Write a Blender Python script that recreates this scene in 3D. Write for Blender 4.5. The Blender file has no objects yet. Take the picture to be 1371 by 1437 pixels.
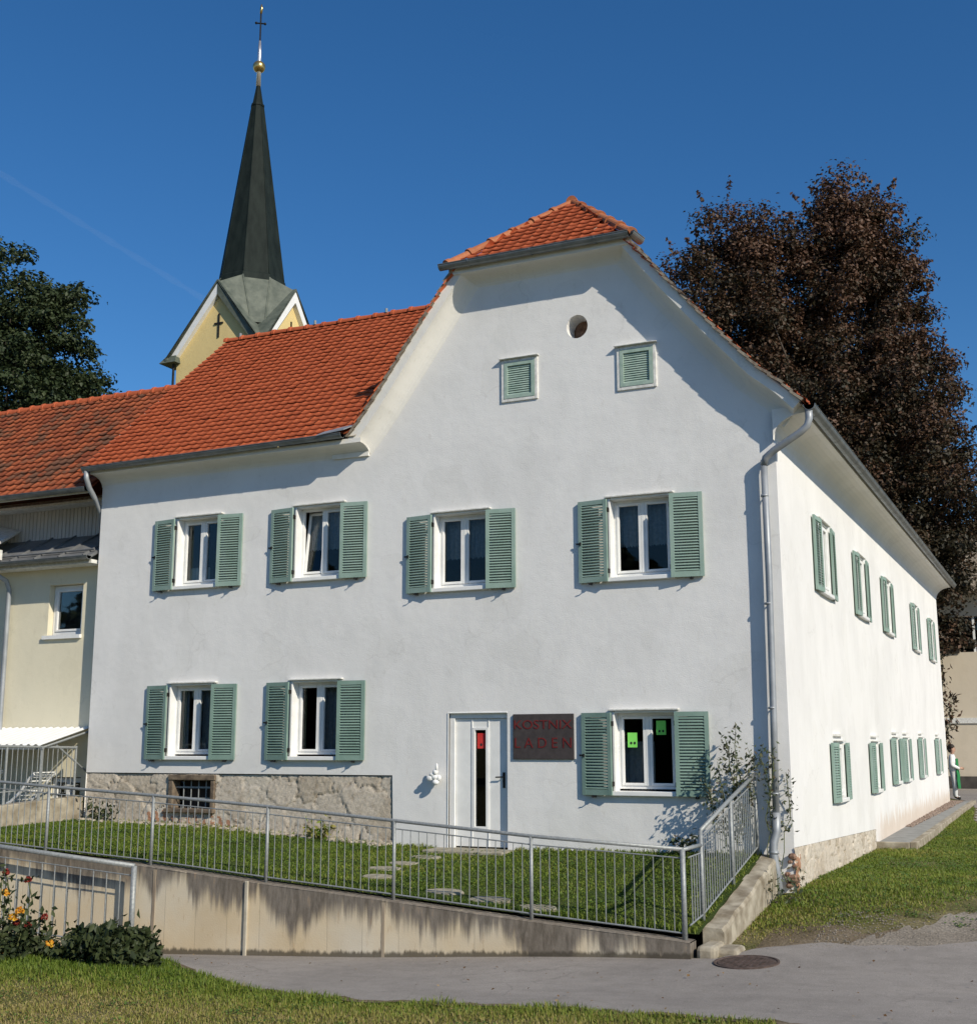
import bpy, bmesh, math, random
import numpy as np
from mathutils import Vector, Matrix
from mathutils.geometry import delaunay_2d_cdt

random.seed(7); rng = np.random.default_rng(7)
S = bpy.context.scene
COL = S.collection
PI = math.pi

# ------------------------------------------------------------------ camera
cam_d = bpy.data.cameras.new('camera'); cam = bpy.data.objects.new('camera', cam_d); COL.objects.link(cam)
cam_d.sensor_fit = 'VERTICAL'; cam_d.sensor_height = 24; cam_d.sensor_width = 24
cam_d.lens = 24 * 1717.0 / 1437.0
cam_d.clip_start = .1; cam_d.clip_end = 20000
_p, _r, _y = .1877, -.002, -.4338
_f = Vector((math.sin(_y)*math.cos(_p), math.cos(_y)*math.cos(_p), math.sin(_p)))
_R = Vector((math.cos(_y), -math.sin(_y), 0)); _U = _R.cross(_f)
_R2 = _R*math.cos(_r) + _U*math.sin(_r); _U2 = _U*math.cos(_r) - _R*math.sin(_r)
m3 = Matrix((_R2, _U2, -_f)).transposed()
cam.matrix_world = Matrix.Translation((3.583, -17.922, 1.594)) @ m3.to_4x4()
S.camera = cam
# ------------------------------------------------------------------ sky, sun, exposure
SUN = Vector((1.95, -1.0, 1.38)).normalized()
sun_el = math.asin(SUN.z)
w = bpy.data.worlds.new('World'); S.world = w; w.use_nodes = True
nt = w.node_tree; bg = nt.nodes['Background']
sky = nt.nodes.new('ShaderNodeTexSky'); sky.sky_type = 'NISHITA'; sky.sun_disc = False
sky.sun_elevation = sun_el; sky.sun_rotation = math.atan2(SUN.x, SUN.y)
sky.altitude = 300; sky.air_density = 1.0; sky.dust_density = 0.3; sky.ozone_density = 6.0
hs = nt.nodes.new('ShaderNodeHueSaturation'); hs.inputs['Saturation'].default_value = 1.18
nt.links.new(sky.outputs[0], hs.inputs['Color']); nt.links.new(hs.outputs[0], bg.inputs[0]); bg.inputs[1].default_value = 0.09
sd = bpy.data.lights.new('sun', 'SUN'); so = bpy.data.objects.new('sun', sd); COL.objects.link(so)
sd.energy = 3.7; sd.angle = math.radians(.5); sd.color = (1.0, .915, .765)
so.rotation_euler = SUN.to_track_quat('Z', 'Y').to_euler(); so.location = (30, -20, 30)
S.view_settings.view_transform = 'Standard'; S.view_settings.look = 'None'
S.view_settings.gamma = 1; S.view_settings.exposure = 0.3
S.render.engine = 'CYCLES'

# ------------------------------------------------------------------ helpers
def tag(o, label=None, cat=None, group=None, kind=None):
    for k, v in (('label', label), ('category', cat), ('group', group), ('kind', kind)):
        if v: o[k] = v
    return o
def empty(name, loc, label, cat, group=None):
    o = bpy.data.objects.new(name, None); COL.objects.link(o); o.location = loc
    o.empty_display_size = .3
    return tag(o, label, cat, group)
def org(p):
    v = Vector((0, 0, 0))
    while p is not None: v = v + p.location; p = p.parent
    return v
class MB:
    def __init__(s, T=None): s.v = []; s.f = []; s.T = T; s.mi = []; s.cur = 0; s.smooth = False
    def add(s, vs, fs):
        b = len(s.v); s.v += [tuple(p) for p in vs]; s.f += [tuple(b+i for i in f) for f in fs]; s.mi += [s.cur]*len(fs)
    def box(s, a, b):
        (x0, y0, z0), (x1, y1, z1) = a, b
        s.add([(x0,y0,z0),(x1,y0,z0),(x1,y1,z0),(x0,y1,z0),(x0,y0,z1),(x1,y0,z1),(x1,y1,z1),(x0,y1,z1)],
              [(0,3,2,1),(4,5,6,7),(0,1,5,4),(1,2,6,5),(2,3,7,6),(3,0,4,7)])
    def hexa(s, P): s.add(P, [(0,3,2,1),(4,5,6,7),(0,1,5,4),(1,2,6,5),(2,3,7,6),(3,0,4,7)])
    def prism(s, A, B):
        n = len(A); s.add(list(A)+list(B), [tuple(range(n))[::-1], tuple(range(n, 2*n))] + [(i, (i+1) % n, n+(i+1) % n, n+i) for i in range(n)])
    def tube(s, pts, r, n=8, cap=True):
        pts = [Vector(p) for p in pts]; rs = r if isinstance(r, (list, tuple)) else [r]*len(pts)
        rings = []; pu = None
        for i, p in enumerate(pts):
            d = (pts[min(i+1, len(pts)-1)] - pts[max(i-1, 0)]).normalized()
            if pu is None:
                pu = d.cross(Vector((0, 0, 1)) if abs(d.z) < .9 else Vector((1, 0, 0))).normalized()
            pu = (pu - d*pu.dot(d)).normalized(); pv = d.cross(pu)
            rings.append([p + (pu*math.cos(2*PI*k/n) + pv*math.sin(2*PI*k/n))*rs[i] for k in range(n)])
        vs = [q for R in rings for q in R]; fs = []
        for i in range(len(pts)-1):
            for k in range(n): fs.append((i*n+k, i*n+(k+1) % n, (i+1)*n+(k+1) % n, (i+1)*n+k))
        if cap: fs += [tuple(range(n))[::-1], tuple(range((len(pts)-1)*n, len(pts)*n))]
        s.add(vs, fs)
    def strip(s, rows, close=False):
        n = len(rows[0]); vs = [p for r in rows for p in r]; fs = []
        for i in range(len(rows)-1):
            for k in range(n if close else n-1): fs.append((i*n+k, i*n+(k+1) % n, (i+1)*n+(k+1) % n, (i+1)*n+k))
        s.add(vs, fs)
    def ball(s, c, r, n=10, m=7):
        rx, ry, rz = r if isinstance(r, (tuple, list)) else (r, r, r)
        rows = [[(c[0]+rx*math.sin(PI*i/m)*math.cos(2*PI*k/n), c[1]+ry*math.sin(PI*i/m)*math.sin(2*PI*k/n), c[2]-rz*math.cos(PI*i/m)) for k in range(n)] for i in range(m+1)]
        s.strip(rows, True)
    def build(s, name, mat, parent=None, smooth=False, bevel=0, tint=None):
        me = bpy.data.meshes.new(name); o0 = org(parent)
        vs = [Vector(p) for p in s.v]
        if s.T: vs = [s.T(p) for p in vs]
        me.from_pydata([tuple(p - o0) for p in vs], [], s.f)
        for m in (mat if isinstance(mat, (list, tuple)) else [mat]): me.materials.append(m)
        if any(s.mi): me.polygons.foreach_set('material_index', s.mi)
        if smooth or s.smooth: me.polygons.foreach_set('use_smooth', [True]*len(me.polygons))
        if tint is not None:
            a = me.attributes.new('tint', 'FLOAT', 'POINT'); a.data.foreach_set('value', np.asarray(tint, 'f'))
        bm = bmesh.new(); bm.from_mesh(me); bmesh.ops.recalc_face_normals(bm, faces=bm.faces); bm.to_mesh(me); bm.free()
        o = bpy.data.objects.new(name, me); COL.objects.link(o)
        if parent is not None: o.parent = parent
        if bevel:
            b = o.modifiers.new('bevel', 'BEVEL'); b.width = bevel; b.segments = 2; b.limit_method = 'ANGLE'
        return o
def raw_mesh(name, V, F, mat, parent=None, tint=None, smooth=False):
    # fast path: numpy verts (n,3), faces (m,k)
    me = bpy.data.meshes.new(name); V = np.asarray(V, 'f') - np.array(org(parent), 'f'); F = np.asarray(F, 'i')
    k = F.shape[1]; me.vertices.add(len(V)); me.vertices.foreach_set('co', V.ravel())
    me.loops.add(F.size); me.loops.foreach_set('vertex_index', F.ravel())
    me.polygons.add(len(F)); me.polygons.foreach_set('loop_start', np.arange(0, F.size, k, dtype='i'))
    me.polygons.foreach_set('loop_total', np.full(len(F), k, 'i'))
    if smooth: me.polygons.foreach_set('use_smooth', np.ones(len(F), bool))
    me.update(calc_edges=True)
    if tint is not None:
        a = me.attributes.new('tint', 'FLOAT', 'POINT'); a.data.foreach_set('value', np.asarray(tint, 'f'))
    me.materials.append(mat)
    o = bpy.data.objects.new(name, me); COL.objects.link(o)
    if parent is not None: o.parent = parent
    return o

# ------------------------------------------------------------------ materials
def base_mat(name, rough=.8, metal=0, spec=.3):
    m = bpy.data.materials.new(name); m.use_nodes = True; b = m.node_tree.nodes['Principled BSDF']
    b.inputs['Roughness'].default_value = rough; b.inputs['Metallic'].default_value = metal
    b.inputs['Specular IOR Level'].default_value = spec
    return m, m.node_tree, b
def N(nt, t, **k):
    n = nt.nodes.new(t)
    for a, v in k.items():
        if hasattr(n, a) and a not in ('Scale',): setattr(n, a, v)
        else: n.inputs[a].default_value = v
    return n
def ramp(nt, src, stops):
    r = nt.nodes.new('ShaderNodeValToRGB'); e = r.color_ramp.elements
    while len(e) < len(stops): e.new(.5)
    for q, (p, c) in zip(e, stops): q.position = p; q.color = (*c, 1)
    nt.links.new(src, r.inputs[0]); return r
def noise(nt, scale, detail=4, vec=None, rough=.55):
    n = nt.nodes.new('ShaderNodeTexNoise'); n.inputs['Scale'].default_value = scale; n.inputs['Detail'].default_value = detail
    n.inputs['Roughness'].default_value = rough
    if vec: nt.links.new(vec, n.inputs['Vector'])
    return n
def pos(nt, scale=None):
    g = nt.nodes.new('ShaderNodeNewGeometry').outputs['Position']
    if scale is None: return g
    m = nt.nodes.new('ShaderNodeMapping'); m.inputs['Scale'].default_value = scale; nt.links.new(g, m.inputs[0]); return m.outputs[0]
def bump(nt, b, src, strength, dist):
    n = nt.nodes.new('ShaderNodeBump'); n.inputs['Strength'].default_value = strength; n.inputs['Distance'].default_value = dist
    nt.links.new(src, n.inputs['Height']); nt.links.new(n.outputs[0], b.inputs['Normal']); return n
def mixc(nt, fac, a, b, mode='MIX'):
    n = nt.nodes.new('ShaderNodeMix'); n.data_type = 'RGBA'; n.blend_type = mode
    for s, v in ((n.inputs[0], fac), (n.inputs[6], a), (n.inputs[7], b)):
        if isinstance(v, (int, float)): s.default_value = v
        elif isinstance(v, tuple): s.default_value = (*v, 1)
        else: nt.links.new(v, s)
    return n.outputs[2]
def mottled(name, c1, c2, scale=6, rough=.8, metal=0, spec=.3, bmp=.2, bd=.01, bscale=None, stretch=None, detail=5):
    m, nt, b = base_mat(name, rough, metal, spec); v = pos(nt, stretch) if stretch else pos(nt)
    n = noise(nt, scale, detail, v); r = ramp(nt, n.outputs[0], [(.35, c1), (.65, c2)])
    nt.links.new(r.outputs[0], b.inputs['Base Color'])
    if bmp:
        n2 = noise(nt, bscale or scale*4, 4, v); bump(nt, b, n2.outputs[0], bmp, bd)
    return m
def math_n(nt, op, a, b=None, clamp=False):
    n = nt.nodes.new('ShaderNodeMath'); n.operation = op; n.use_clamp = clamp
    for i, v in enumerate((a, b)):
        if v is None: continue
        if isinstance(v, (int, float)): n.inputs[i].default_value = v
        else: nt.links.new(v, n.inputs[i])
    return n.outputs[0]
def maprange(nt, v, a, b, c=0, d=1):
    n = nt.nodes.new('ShaderNodeMapRange'); n.interpolation_type = 'SMOOTHSTEP'
    nt.links.new(v, n.inputs[0])
    for i, q in enumerate((a, b, c, d)): n.inputs[i+1].default_value = q
    return n.outputs[0]
def sepz(nt, k='Z'):
    s = nt.nodes.new('ShaderNodeSeparateXYZ'); nt.links.new(pos(nt), s.inputs[0]); return s.outputs[k]

def plaster(name, c, dirt, zbase=None, dirtc=(.55, .42, .3)):
    m, nt, b = base_mat(name, .9, 0, .15)
    n1 = noise(nt, .55, 6); n2 = noise(nt, 2.2, 6, pos(nt, (1, 1, .45)))
    nt.links.new(pos(nt), n1.inputs['Vector'])
    d = tuple(q*dirt for q in c)
    r1 = ramp(nt, n1.outputs[0], [(.38, d), (.56, c)]); r2 = ramp(nt, n2.outputs[0], [(.3, (.962, .962, .96)), (.55, (1, 1, 1))])
    col = mixc(nt, 1.0, r1.outputs[0], r2.outputs[0], 'MULTIPLY')
    # trowel scuffs and small stains with a shape of their own
    n3 = noise(nt, 9, 8, pos(nt, (1, 1, .5)), .7); r3 = ramp(nt, n3.outputs[0], [(.25, (.88, .87, .85)), (.42, (1, 1, 1))])
    col = mixc(nt, 1.0, col, r3.outputs[0], 'MULTIPLY')
    if zbase is not None:
        z = sepz(nt); n4 = noise(nt, 3.5, 6, pos(nt, (1, 1, .5)))
        h = math_n(nt, 'ADD', z, math_n(nt, 'MULTIPLY', n4.outputs[0], -1.0))
        f = maprange(nt, h, zbase-.62, zbase-1.0, 0, .6)
        f = math_n(nt, 'MULTIPLY', f, maprange(nt, sepz(nt, 'Y'), 7.5, 9.5))
        col = mixc(nt, f, col, dirtc)
    # repaired patches and hairline cracks
    n6 = noise(nt, .8, 2, pos(nt)); r6 = ramp(nt, n6.outputs[0], [(.575, (1, 1, 1)), (.583, (.955, .955, .955)), (.59, (.975, .975, .97))]); col = mixc(nt, 1.0, col, r6.outputs[0], 'MULTIPLY')
    vo = nt.nodes.new('ShaderNodeTexVoronoi'); vo.feature = 'DISTANCE_TO_EDGE'; vo.inputs['Scale'].default_value = .55
    wv = noise(nt, 3, 5, pos(nt)); va = nt.nodes.new('ShaderNodeVectorMath'); va.operation = 'ADD'; vs_ = nt.nodes.new('ShaderNodeVectorMath'); vs_.operation = 'SCALE'; vs_.inputs['Scale'].default_value = .5
    nt.links.new(wv.outputs['Color'], vs_.inputs[0]); nt.links.new(pos(nt), va.inputs[0]); nt.links.new(vs_.outputs[0], va.inputs[1]); nt.links.new(va.outputs[0], vo.inputs['Vector'])
    ck = math_n(nt, 'MULTIPLY', maprange(nt, vo.outputs['Distance'], .008, .003), maprange(nt, n6.outputs[0], .5, .6, 0, .14)); col = mixc(nt, ck, col, (.35, .33, .31))
    nt.links.new(col, b.inputs['Base Color'])
    nb = noise(nt, 60, 4, pos(nt)); nb2 = noise(nt, 3, 5, pos(nt)); s = math_n(nt, 'ADD', math_n(nt, 'MULTIPLY', nb2.outputs[0], 3.0), nb.outputs[0])
    bump(nt, b, s, .35, .008)
    return m
def tile_mat(name, cols, moss=0, mosscol=(.09, .06, .04)):
    m, nt, b = base_mat(name, .75, 0, .3)
    a = nt.nodes.new('ShaderNodeAttribute'); a.attribute_name = 'tint'
    r = ramp(nt, a.outputs['Fac'], [(i/(len(cols)-1), c) for i, c in enumerate(cols)])
    n = noise(nt, 14, 5, pos(nt)); r2 = ramp(nt, n.outputs[0], [(.3, (.8, .78, .76)), (.6, (1, 1, 1))])
    col = mixc(nt, 1.0, r.outputs[0], r2.outputs[0], 'MULTIPLY')
    if moss:
        n3 = noise(nt, .9, 7, pos(nt), .7); t = math_n(nt, 'ADD', n3.outputs[0], math_n(nt, 'MULTIPLY', a.outputs['Fac'], .14))
        f = maprange(nt, t, .60-moss*.1, .72-moss*.1, 0, .85); col = mixc(nt, f, col, mosscol)
    nt.links.new(col, b.inputs['Base Color']); bump(nt, b, n.outputs[0], .3, .006)
    return m
def glass_mat(name, tintc=(.8, .85, .85), refl=.07):
    m = bpy.data.materials.new(name); m.use_nodes = True; nt = m.node_tree; nt.nodes.clear()
    o = nt.nodes.new('ShaderNodeOutputMaterial'); mx = nt.nodes.new('ShaderNodeMixShader')
    t = nt.nodes.new('ShaderNodeBsdfTransparent'); t.inputs[0].default_value = (*tintc, 1)
    g = nt.nodes.new('ShaderNodeBsdfGlossy'); g.inputs['Roughness'].default_value = .02
    f = nt.nodes.new('ShaderNodeFresnel'); f.inputs[0].default_value = 1.4
    nn = noise(nt, 1.2, 2, pos(nt)); bp = nt.nodes.new('ShaderNodeBump'); bp.inputs['Strength'].default_value = .12; bp.inputs['Distance'].default_value = .02
    nt.links.new(nn.outputs[0], bp.inputs['Height']); nt.links.new(bp.outputs[0], g.inputs['Normal'])
    ad = math_n(nt, 'ADD', f.outputs[0], refl, True)
    nt.links.new(ad, mx.inputs[0]); nt.links.new(t.outputs[0], mx.inputs[1]); nt.links.new(g.outputs[0], mx.inputs[2]); nt.links.new(mx.outputs[0], o.inputs[0])
    return m
def leaf_mat(name, cols, trans=.25, rough=.55):
    m, nt, b = base_mat(name, rough, 0, .3)
    a = nt.nodes.new('ShaderNodeAttribute'); a.attribute_name = 'tint'
    r = ramp(nt, a.outputs['Fac'], [(i/(len(cols)-1), c) for i, c in enumerate(cols)])
    nt.links.new(r.outputs[0], b.inputs['Base Color'])
    o = nt.nodes['Material Output']; mx = nt.nodes.new('ShaderNodeMixShader'); mx.inputs[0].default_value = trans
    t = nt.nodes.new('ShaderNodeBsdfTranslucent'); nt.links.new(r.outputs[0], t.inputs[0])
    nt.links.new(b.outputs[0], mx.inputs[1]); nt.links.new(t.outputs[0], mx.inputs[2]); nt.links.new(mx.outputs[0], o.inputs[0])
    return m

M = {}
M['plaster'] = plaster('white_plaster', (.785, .775, .755), .93, 0.35)
M['cornice'] = plaster('cornice_plaster', (.80, .78, .73), .95)
M['cream'] = plaster('cream_plaster', (.76, .70, .53), .95)
M['yellow'] = plaster('yellow_plaster', (.72, .56, .26), .95)
M['beige'] = plaster('beige_plaster', (.66, .575, .45), .96)
M['white'] = mottled('white_paint', (.76, .76, .74), (.83, .83, .81), 5, .45, spec=.4, bmp=.08, bscale=30, bd=.004)
M['oldwhite'] = mottled('weathered_white_wood', (.60, .59, .55), (.80, .79, .75), 14, .7, bmp=.3, bd=.006)
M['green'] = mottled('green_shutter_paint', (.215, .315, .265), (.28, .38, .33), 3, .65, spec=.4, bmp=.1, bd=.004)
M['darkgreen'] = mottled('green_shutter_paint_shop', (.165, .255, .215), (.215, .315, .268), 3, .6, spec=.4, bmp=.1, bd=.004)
M['palegreen'] = mottled('faded_green_paint', (.28, .385, .325), (.37, .47, .405), 9, .65, bmp=.25, bd=.004)
M['zinc'] = mottled('zinc_gutter', (.17, .185, .19), (.26, .275, .275), 4, .5, .55, bmp=.1, bd=.004)
M['zincpipe'] = mottled('zinc_pipe', (.27, .29, .31), (.38, .40, .42), 3, .5, .35, bmp=.08, bd=.004)
M['galv'] = mottled('galvanised_steel', (.25, .265, .265), (.35, .365, .36), 30, .55, .35, bmp=.1, bd=.002)
M['iron'] = mottled('black_iron', (.012, .012, .012), (.03, .028, .026), 12, .6, .3, bmp=.1)
M['newtile'] = tile_mat('new_roof_tile', [(.40, .090, .034), (.45, .104, .039), (.48, .113, .042), (.43, .098, .037)])
M['oldtile'] = tile_mat('old_roof_tile', [(.22, .058, .026), (.32, .085, .035), (.38, .105, .042), (.27, .07, .03)], .3, (.12, .065, .04))
M['ridgetile'] = tile_mat('ridge_tile', [(.36, .12, .05), (.46, .17, .075)])
M['lichen'] = mottled('lichen_tile_edge', (.16, .12, .09), (.33, .29, .23), 12, .9, bmp=.5, bd=.01)
M['mortar'] = mottled('mortar', (.42, .38, .32), (.55, .5, .43), 15, .9, bmp=.4)
M['glass'] = glass_mat('window_glass', (.84, .87, .87), .0)
M['curtain'] = mottled('net_curtain', (.66, .66, .63), (.78, .78, .75), 20, .9, bmp=0)
M['darkcurtain'] = mottled('grey_curtain', (.34, .35, .37), (.44, .45, .46), 20, .9, bmp=0)
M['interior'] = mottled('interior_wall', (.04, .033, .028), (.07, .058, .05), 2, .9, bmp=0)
M['brick'] = mottled('broken_brick', (.15, .085, .06), (.32, .20, .14), 9, .9, bmp=.6, bd=.02)
M['copper'] = mottled('dark_sheet_copper', (.009, .014, .0125), (.017, .024, .021), 3, .7, .0, spec=.12, bmp=.15, bd=.01, stretch=(1, 1, .3))
M['patina'] = mottled('grey_green_sheet_copper', (.075, .09, .072), (.135, .15, .12), 2.2, .6, .0, bmp=.15, bd=.01)
M['gold'] = mottled('gilded_metal', (.62, .40, .13), (.75, .52, .2), 5, .28, .9, bmp=.05)
M['silver'] = mottled('bright_rod', (.75, .70, .66), (.85, .8, .76), 5, .3, .8, bmp=0)
M['bark'] = mottled('bark', (.05, .04, .03), (.10, .08, .065), 8, .9, bmp=.6, bd=.03)
M['signboard'] = mottled('dark_slate_board', (.048, .040, .040), (.066, .055, .054), 10, .7, bmp=.15, bd=.003)
M['signred'] = mottled('red_lettering', (.115, .014, .014), (.17, .024, .022), 18, .6, bmp=0)
M['paperg'] = mottled('green_paper', (.22, .72, .12), (.26, .78, .15), 5, .8, bmp=0)
M['paperr'] = mottled('red_paper', (.55, .03, .03), (.62, .05, .04), 5, .8, bmp=0)
M['ink'] = mottled('black_ink', (.02, .02, .02), (.03, .03, .03), 5, .8, bmp=0)
M['metalroof'] = mottled('grey_sheet_roof', (.15, .155, .16), (.24, .245, .25), 3, .5, .3, bmp=.1)
M['siding'] = mottled('grey_boarding', (.50, .48, .46), (.60, .57, .54), 12, .8, bmp=.3, stretch=(1, 1, .1))
M['slab'] = mottled('stone_slab', (.22, .20, .14), (.38, .345, .27), 7, .9, bmp=.5, bd=.01)
M['kerb'] = mottled('concrete_kerb', (.20, .165, .115), (.43, .385, .30), 4, .9, bmp=.6, bd=.01)
M['rust'] = mottled('rusty_cover', (.07, .05, .04), (.14, .10, .085), 14, .75, .3, bmp=.4, bd=.005)
def asphalt():
    m, nt, b = base_mat('asphalt', .88, 0, .25)
    n1 = noise(nt, .5, 6, pos(nt)); n2 = noise(nt, 140, 3, pos(nt)); n3 = noise(nt, 5, 6, pos(nt), .7)
    r1 = ramp(nt, n1.outputs[0], [(.3, (.29, .262, .235)), (.7, (.36, .325, .29))])
    r2 = ramp(nt, n2.outputs[0], [(.3, (.6, .6, .6)), (.7, (1.25, 1.25, 1.25))]); r3 = ramp(nt, n3.outputs[0], [(.3, (.85, .85, .84)), (.6, (1, 1, 1))])
    c = mixc(nt, 1., mixc(nt, 1., r1.outputs[0], r2.outputs[0], 'MULTIPLY'), r3.outputs[0], 'MULTIPLY')
    n4 = noise(nt, 1.7, 2, pos(nt, (.5, 1.4, 1))); r4 = ramp(nt, n4.outputs[0], [(.38, (.93, .93, .93)), (.45, (1, 1, 1)), (.60, (1, 1, 1)), (.68, (1.04, 1.035, 1.03))]); c = mixc(nt, 1., c, r4.outputs[0], 'MULTIPLY')
    n5 = noise(nt, 38, 1, pos(nt)); c = mixc(nt, maprange(nt, n5.outputs[0], .70, .74, 0, .6), c, (.42, .39, .34)); c = mixc(nt, maprange(nt, n5.outputs[0], .30, .26, 0, .5), c, (.10, .09, .08))
    vo = nt.nodes.new('ShaderNodeTexVoronoi'); vo.feature = 'DISTANCE_TO_EDGE'; vo.inputs['Scale'].default_value = .75
    wv = noise(nt, 2.5, 6, pos(nt)); va = nt.nodes.new('ShaderNodeVectorMath'); va.operation = 'ADD'; vs_ = nt.nodes.new('ShaderNodeVectorMath'); vs_.operation = 'SCALE'; vs_.inputs['Scale'].default_value = .5
    nt.links.new(wv.outputs['Color'], vs_.inputs[0]); nt.links.new(pos(nt), va.inputs[0]); nt.links.new(vs_.outputs[0], va.inputs[1]); nt.links.new(va.outputs[0], vo.inputs['Vector'])
    ck = math_n(nt, 'MULTIPLY', maprange(nt, vo.outputs['Distance'], .012, .004), maprange(nt, n1.outputs[0], .5, .62, 0, .28)); c = mixc(nt, ck, c, (.09, .08, .07))
    nt.links.new(c, b.inputs['Base Color']); bump(nt, b, n2.outputs[0], .5, .006); return m
M['asphalt'] = asphalt()
def soil(name, a, b_, c):
    m, nt, b = base_mat(name, .95, 0, .1)
    n1 = noise(nt, 1.1, 7, pos(nt), .65); n2 = noise(nt, 35, 4, pos(nt))
    r1 = ramp(nt, n1.outputs[0], [(.33, a), (.5, b_), (.66, c)]); r2 = ramp(nt, n2.outputs[0], [(.3, (.55, .55, .55)), (.7, (1.2, 1.2, 1.2))])
    nt.links.new(mixc(nt, 1., r1.outputs[0], r2.outputs[0], 'MULTIPLY'), b.inputs['Base Color']); bump(nt, b, n2.outputs[0], .8, .03); return m
M['turf'] = soil('turf_soil', (.11, .115, .04), (.17, .15, .065), (.25, .21, .12))
M['lawnsoil'] = soil('lawn_soil', (.045, .07, .016), (.055, .08, .02), (.07, .085, .025))
M['gravel'] = soil('gravel', (.22, .19, .15), (.30, .26, .21), (.38, .34, .28)); M['dirt'] = soil('bare_soil', (.10, .08, .045), (.20, .155, .10), (.28, .23, .165))
M['grass'] = leaf_mat('grass_blades', [(.07, .12, .012), (.125, .19, .022), (.195, .245, .036), (.28, .255, .065), (.38, .30, .13)], .3)
M['clover'] = leaf_mat('clover_leaves', [(.05, .11, .016), (.09, .16, .03), (.15, .22, .05)], .25); M['drygleaf'] = leaf_mat('dry_leaves', [(.10, .05, .02), (.22, .13, .05), (.34, .24, .11)], .15)
M['beech'] = leaf_mat('copper_beech_leaves', [(.016, .016, .010), (.034, .031, .016), (.056, .040, .022), (.095, .052, .030), (.145, .080, .050)], .2)
M['oak'] = leaf_mat('dark_green_leaves', [(.022, .035, .014), (.037, .055, .021), (.057, .077, .031), (.088, .105, .048)], .25)
M['shrub'] = leaf_mat('shrub_leaves', [(.05, .07, .035), (.085, .11, .055), (.13, .15, .08), (.12, .085, .05)], .25)
M['bush'] = leaf_mat('dark_bush_leaves', [(.016, .026, .010), (.036, .052, .018), (.065, .08, .03)], .2)
M['petal'] = leaf_mat('orange_petals', [(.55, .2, .02), (.75, .36, .03), (.85, .55, .06)], .3)
M['petalred'] = leaf_mat('dark_red_petals', [(.12, .01, .012), (.22, .03, .02), (.3, .05, .03)], .2)
M['stem'] = mottled('green_stem', (.07, .09, .03), (.12, .13, .05), 10, .8, bmp=0)
def stone_mat():
    m, nt, b = base_mat('rubble_stone', .92, 0, .15)
    a = nt.nodes.new('ShaderNodeAttribute'); a.attribute_name = 'tint'
    r = ramp(nt, a.outputs['Fac'], [(0, (.12, .09, .065)), (.12, (.44, .38, .30)), (.5, (.54, .48, .40)), (.9, (.58, .53, .45)), (1, (.40, .22, .14))])
    n = noise(nt, 7, 8, pos(nt), .7); r2 = ramp(nt, n.outputs[0], [(.28, (.62, .58, .52)), (.5, (1, 1, 1)), (.75, (1.08, 1.06, 1.02))])
    nt.links.new(mixc(nt, 1., r.outputs[0], r2.outputs[0], 'MULTIPLY'), b.inputs['Base Color'])
    n2 = noise(nt, 40, 5, pos(nt)); bump(nt, b, n2.outputs[0], .6, .012); return m
M['stone'] = stone_mat()
def concrete_stain():
    m, nt, b = base_mat('stained_concrete', .92, 0, .15)
    a = nt.nodes.new('ShaderNodeAttribute'); a.attribute_name = 'tint'   # metres below the wall's own coping
    n1 = noise(nt, 1.0, 6, pos(nt, (7, 7, .16)), .7); n2 = noise(nt, 6.0, 6, pos(nt, (2.6, 2.6, .6)), .7); n3 = noise(nt, .9, 5, pos(nt)); n4 = noise(nt, 1.5, 4, pos(nt, (1, 1, .1)), .6)
    basec = ramp(nt, n3.outputs[0], [(.3, (.60, .47, .29)), (.5, (.66, .55, .38)), (.7, (.66, .59, .46))])
    d = math_n(nt, 'ADD', math_n(nt, 'MULTIPLY', n1.outputs[0], .95), math_n(nt, 'MULTIPLY', n4.outputs[0], 1.25))
    d = math_n(nt, 'ADD', d, math_n(nt, 'MULTIPLY', n2.outputs[0], .22))
    h = math_n(nt, 'SUBTRACT', math_n(nt, 'ADD', a.outputs['Fac'], .83), d)
    f = maprange(nt, h, .06, -.22, 0, .92)
    drk = ramp(nt, n2.outputs[0], [(.35, (.075, .064, .055)), (.6, (.19, .165, .14)), (.75, (.28, .245, .205))])
    c = mixc(nt, f, basec.outputs[0], drk.outputs[0])
    f2 = maprange(nt, n2.outputs[0], .58, .72, 0, .35); c = mixc(nt, f2, c, (.36, .2, .07))
    fr = math_n(nt, 'FRACT', math_n(nt, 'ADD', math_n(nt, 'MULTIPLY', sepz(nt, 'X'), 1.9), math_n(nt, 'MULTIPLY', n2.outputs[0], .03)))
    c = mixc(nt, math_n(nt, 'MULTIPLY', math_n(nt, 'LESS_THAN', fr, .022), .3), c, (.16, .13, .10)); fr2 = math_n(nt, 'FRACT', math_n(nt, 'MULTIPLY', sepz(nt, 'X'), .95)); c = mixc(nt, math_n(nt, 'MULTIPLY', math_n(nt, 'LESS_THAN', fr2, .5), .06), c, (.3, .28, .25))
    ad = nt.nodes.new('ShaderNodeAttribute'); ad.attribute_name = 'foot'
    f3 = maprange(nt, math_n(nt, 'SUBTRACT', ad.outputs['Fac'], math_n(nt, 'MULTIPLY', n2.outputs[0], .16)), .0, -.05, 0, .85); c = mixc(nt, f3, c, (.07, .06, .045))
    nt.links.new(c, b.inputs['Base Color']); n5 = noise(nt, 45, 4, pos(nt)); bump(nt, b, n5.outputs[0], .4, .006); return m
M['retain'] = concrete_stain()

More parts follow.
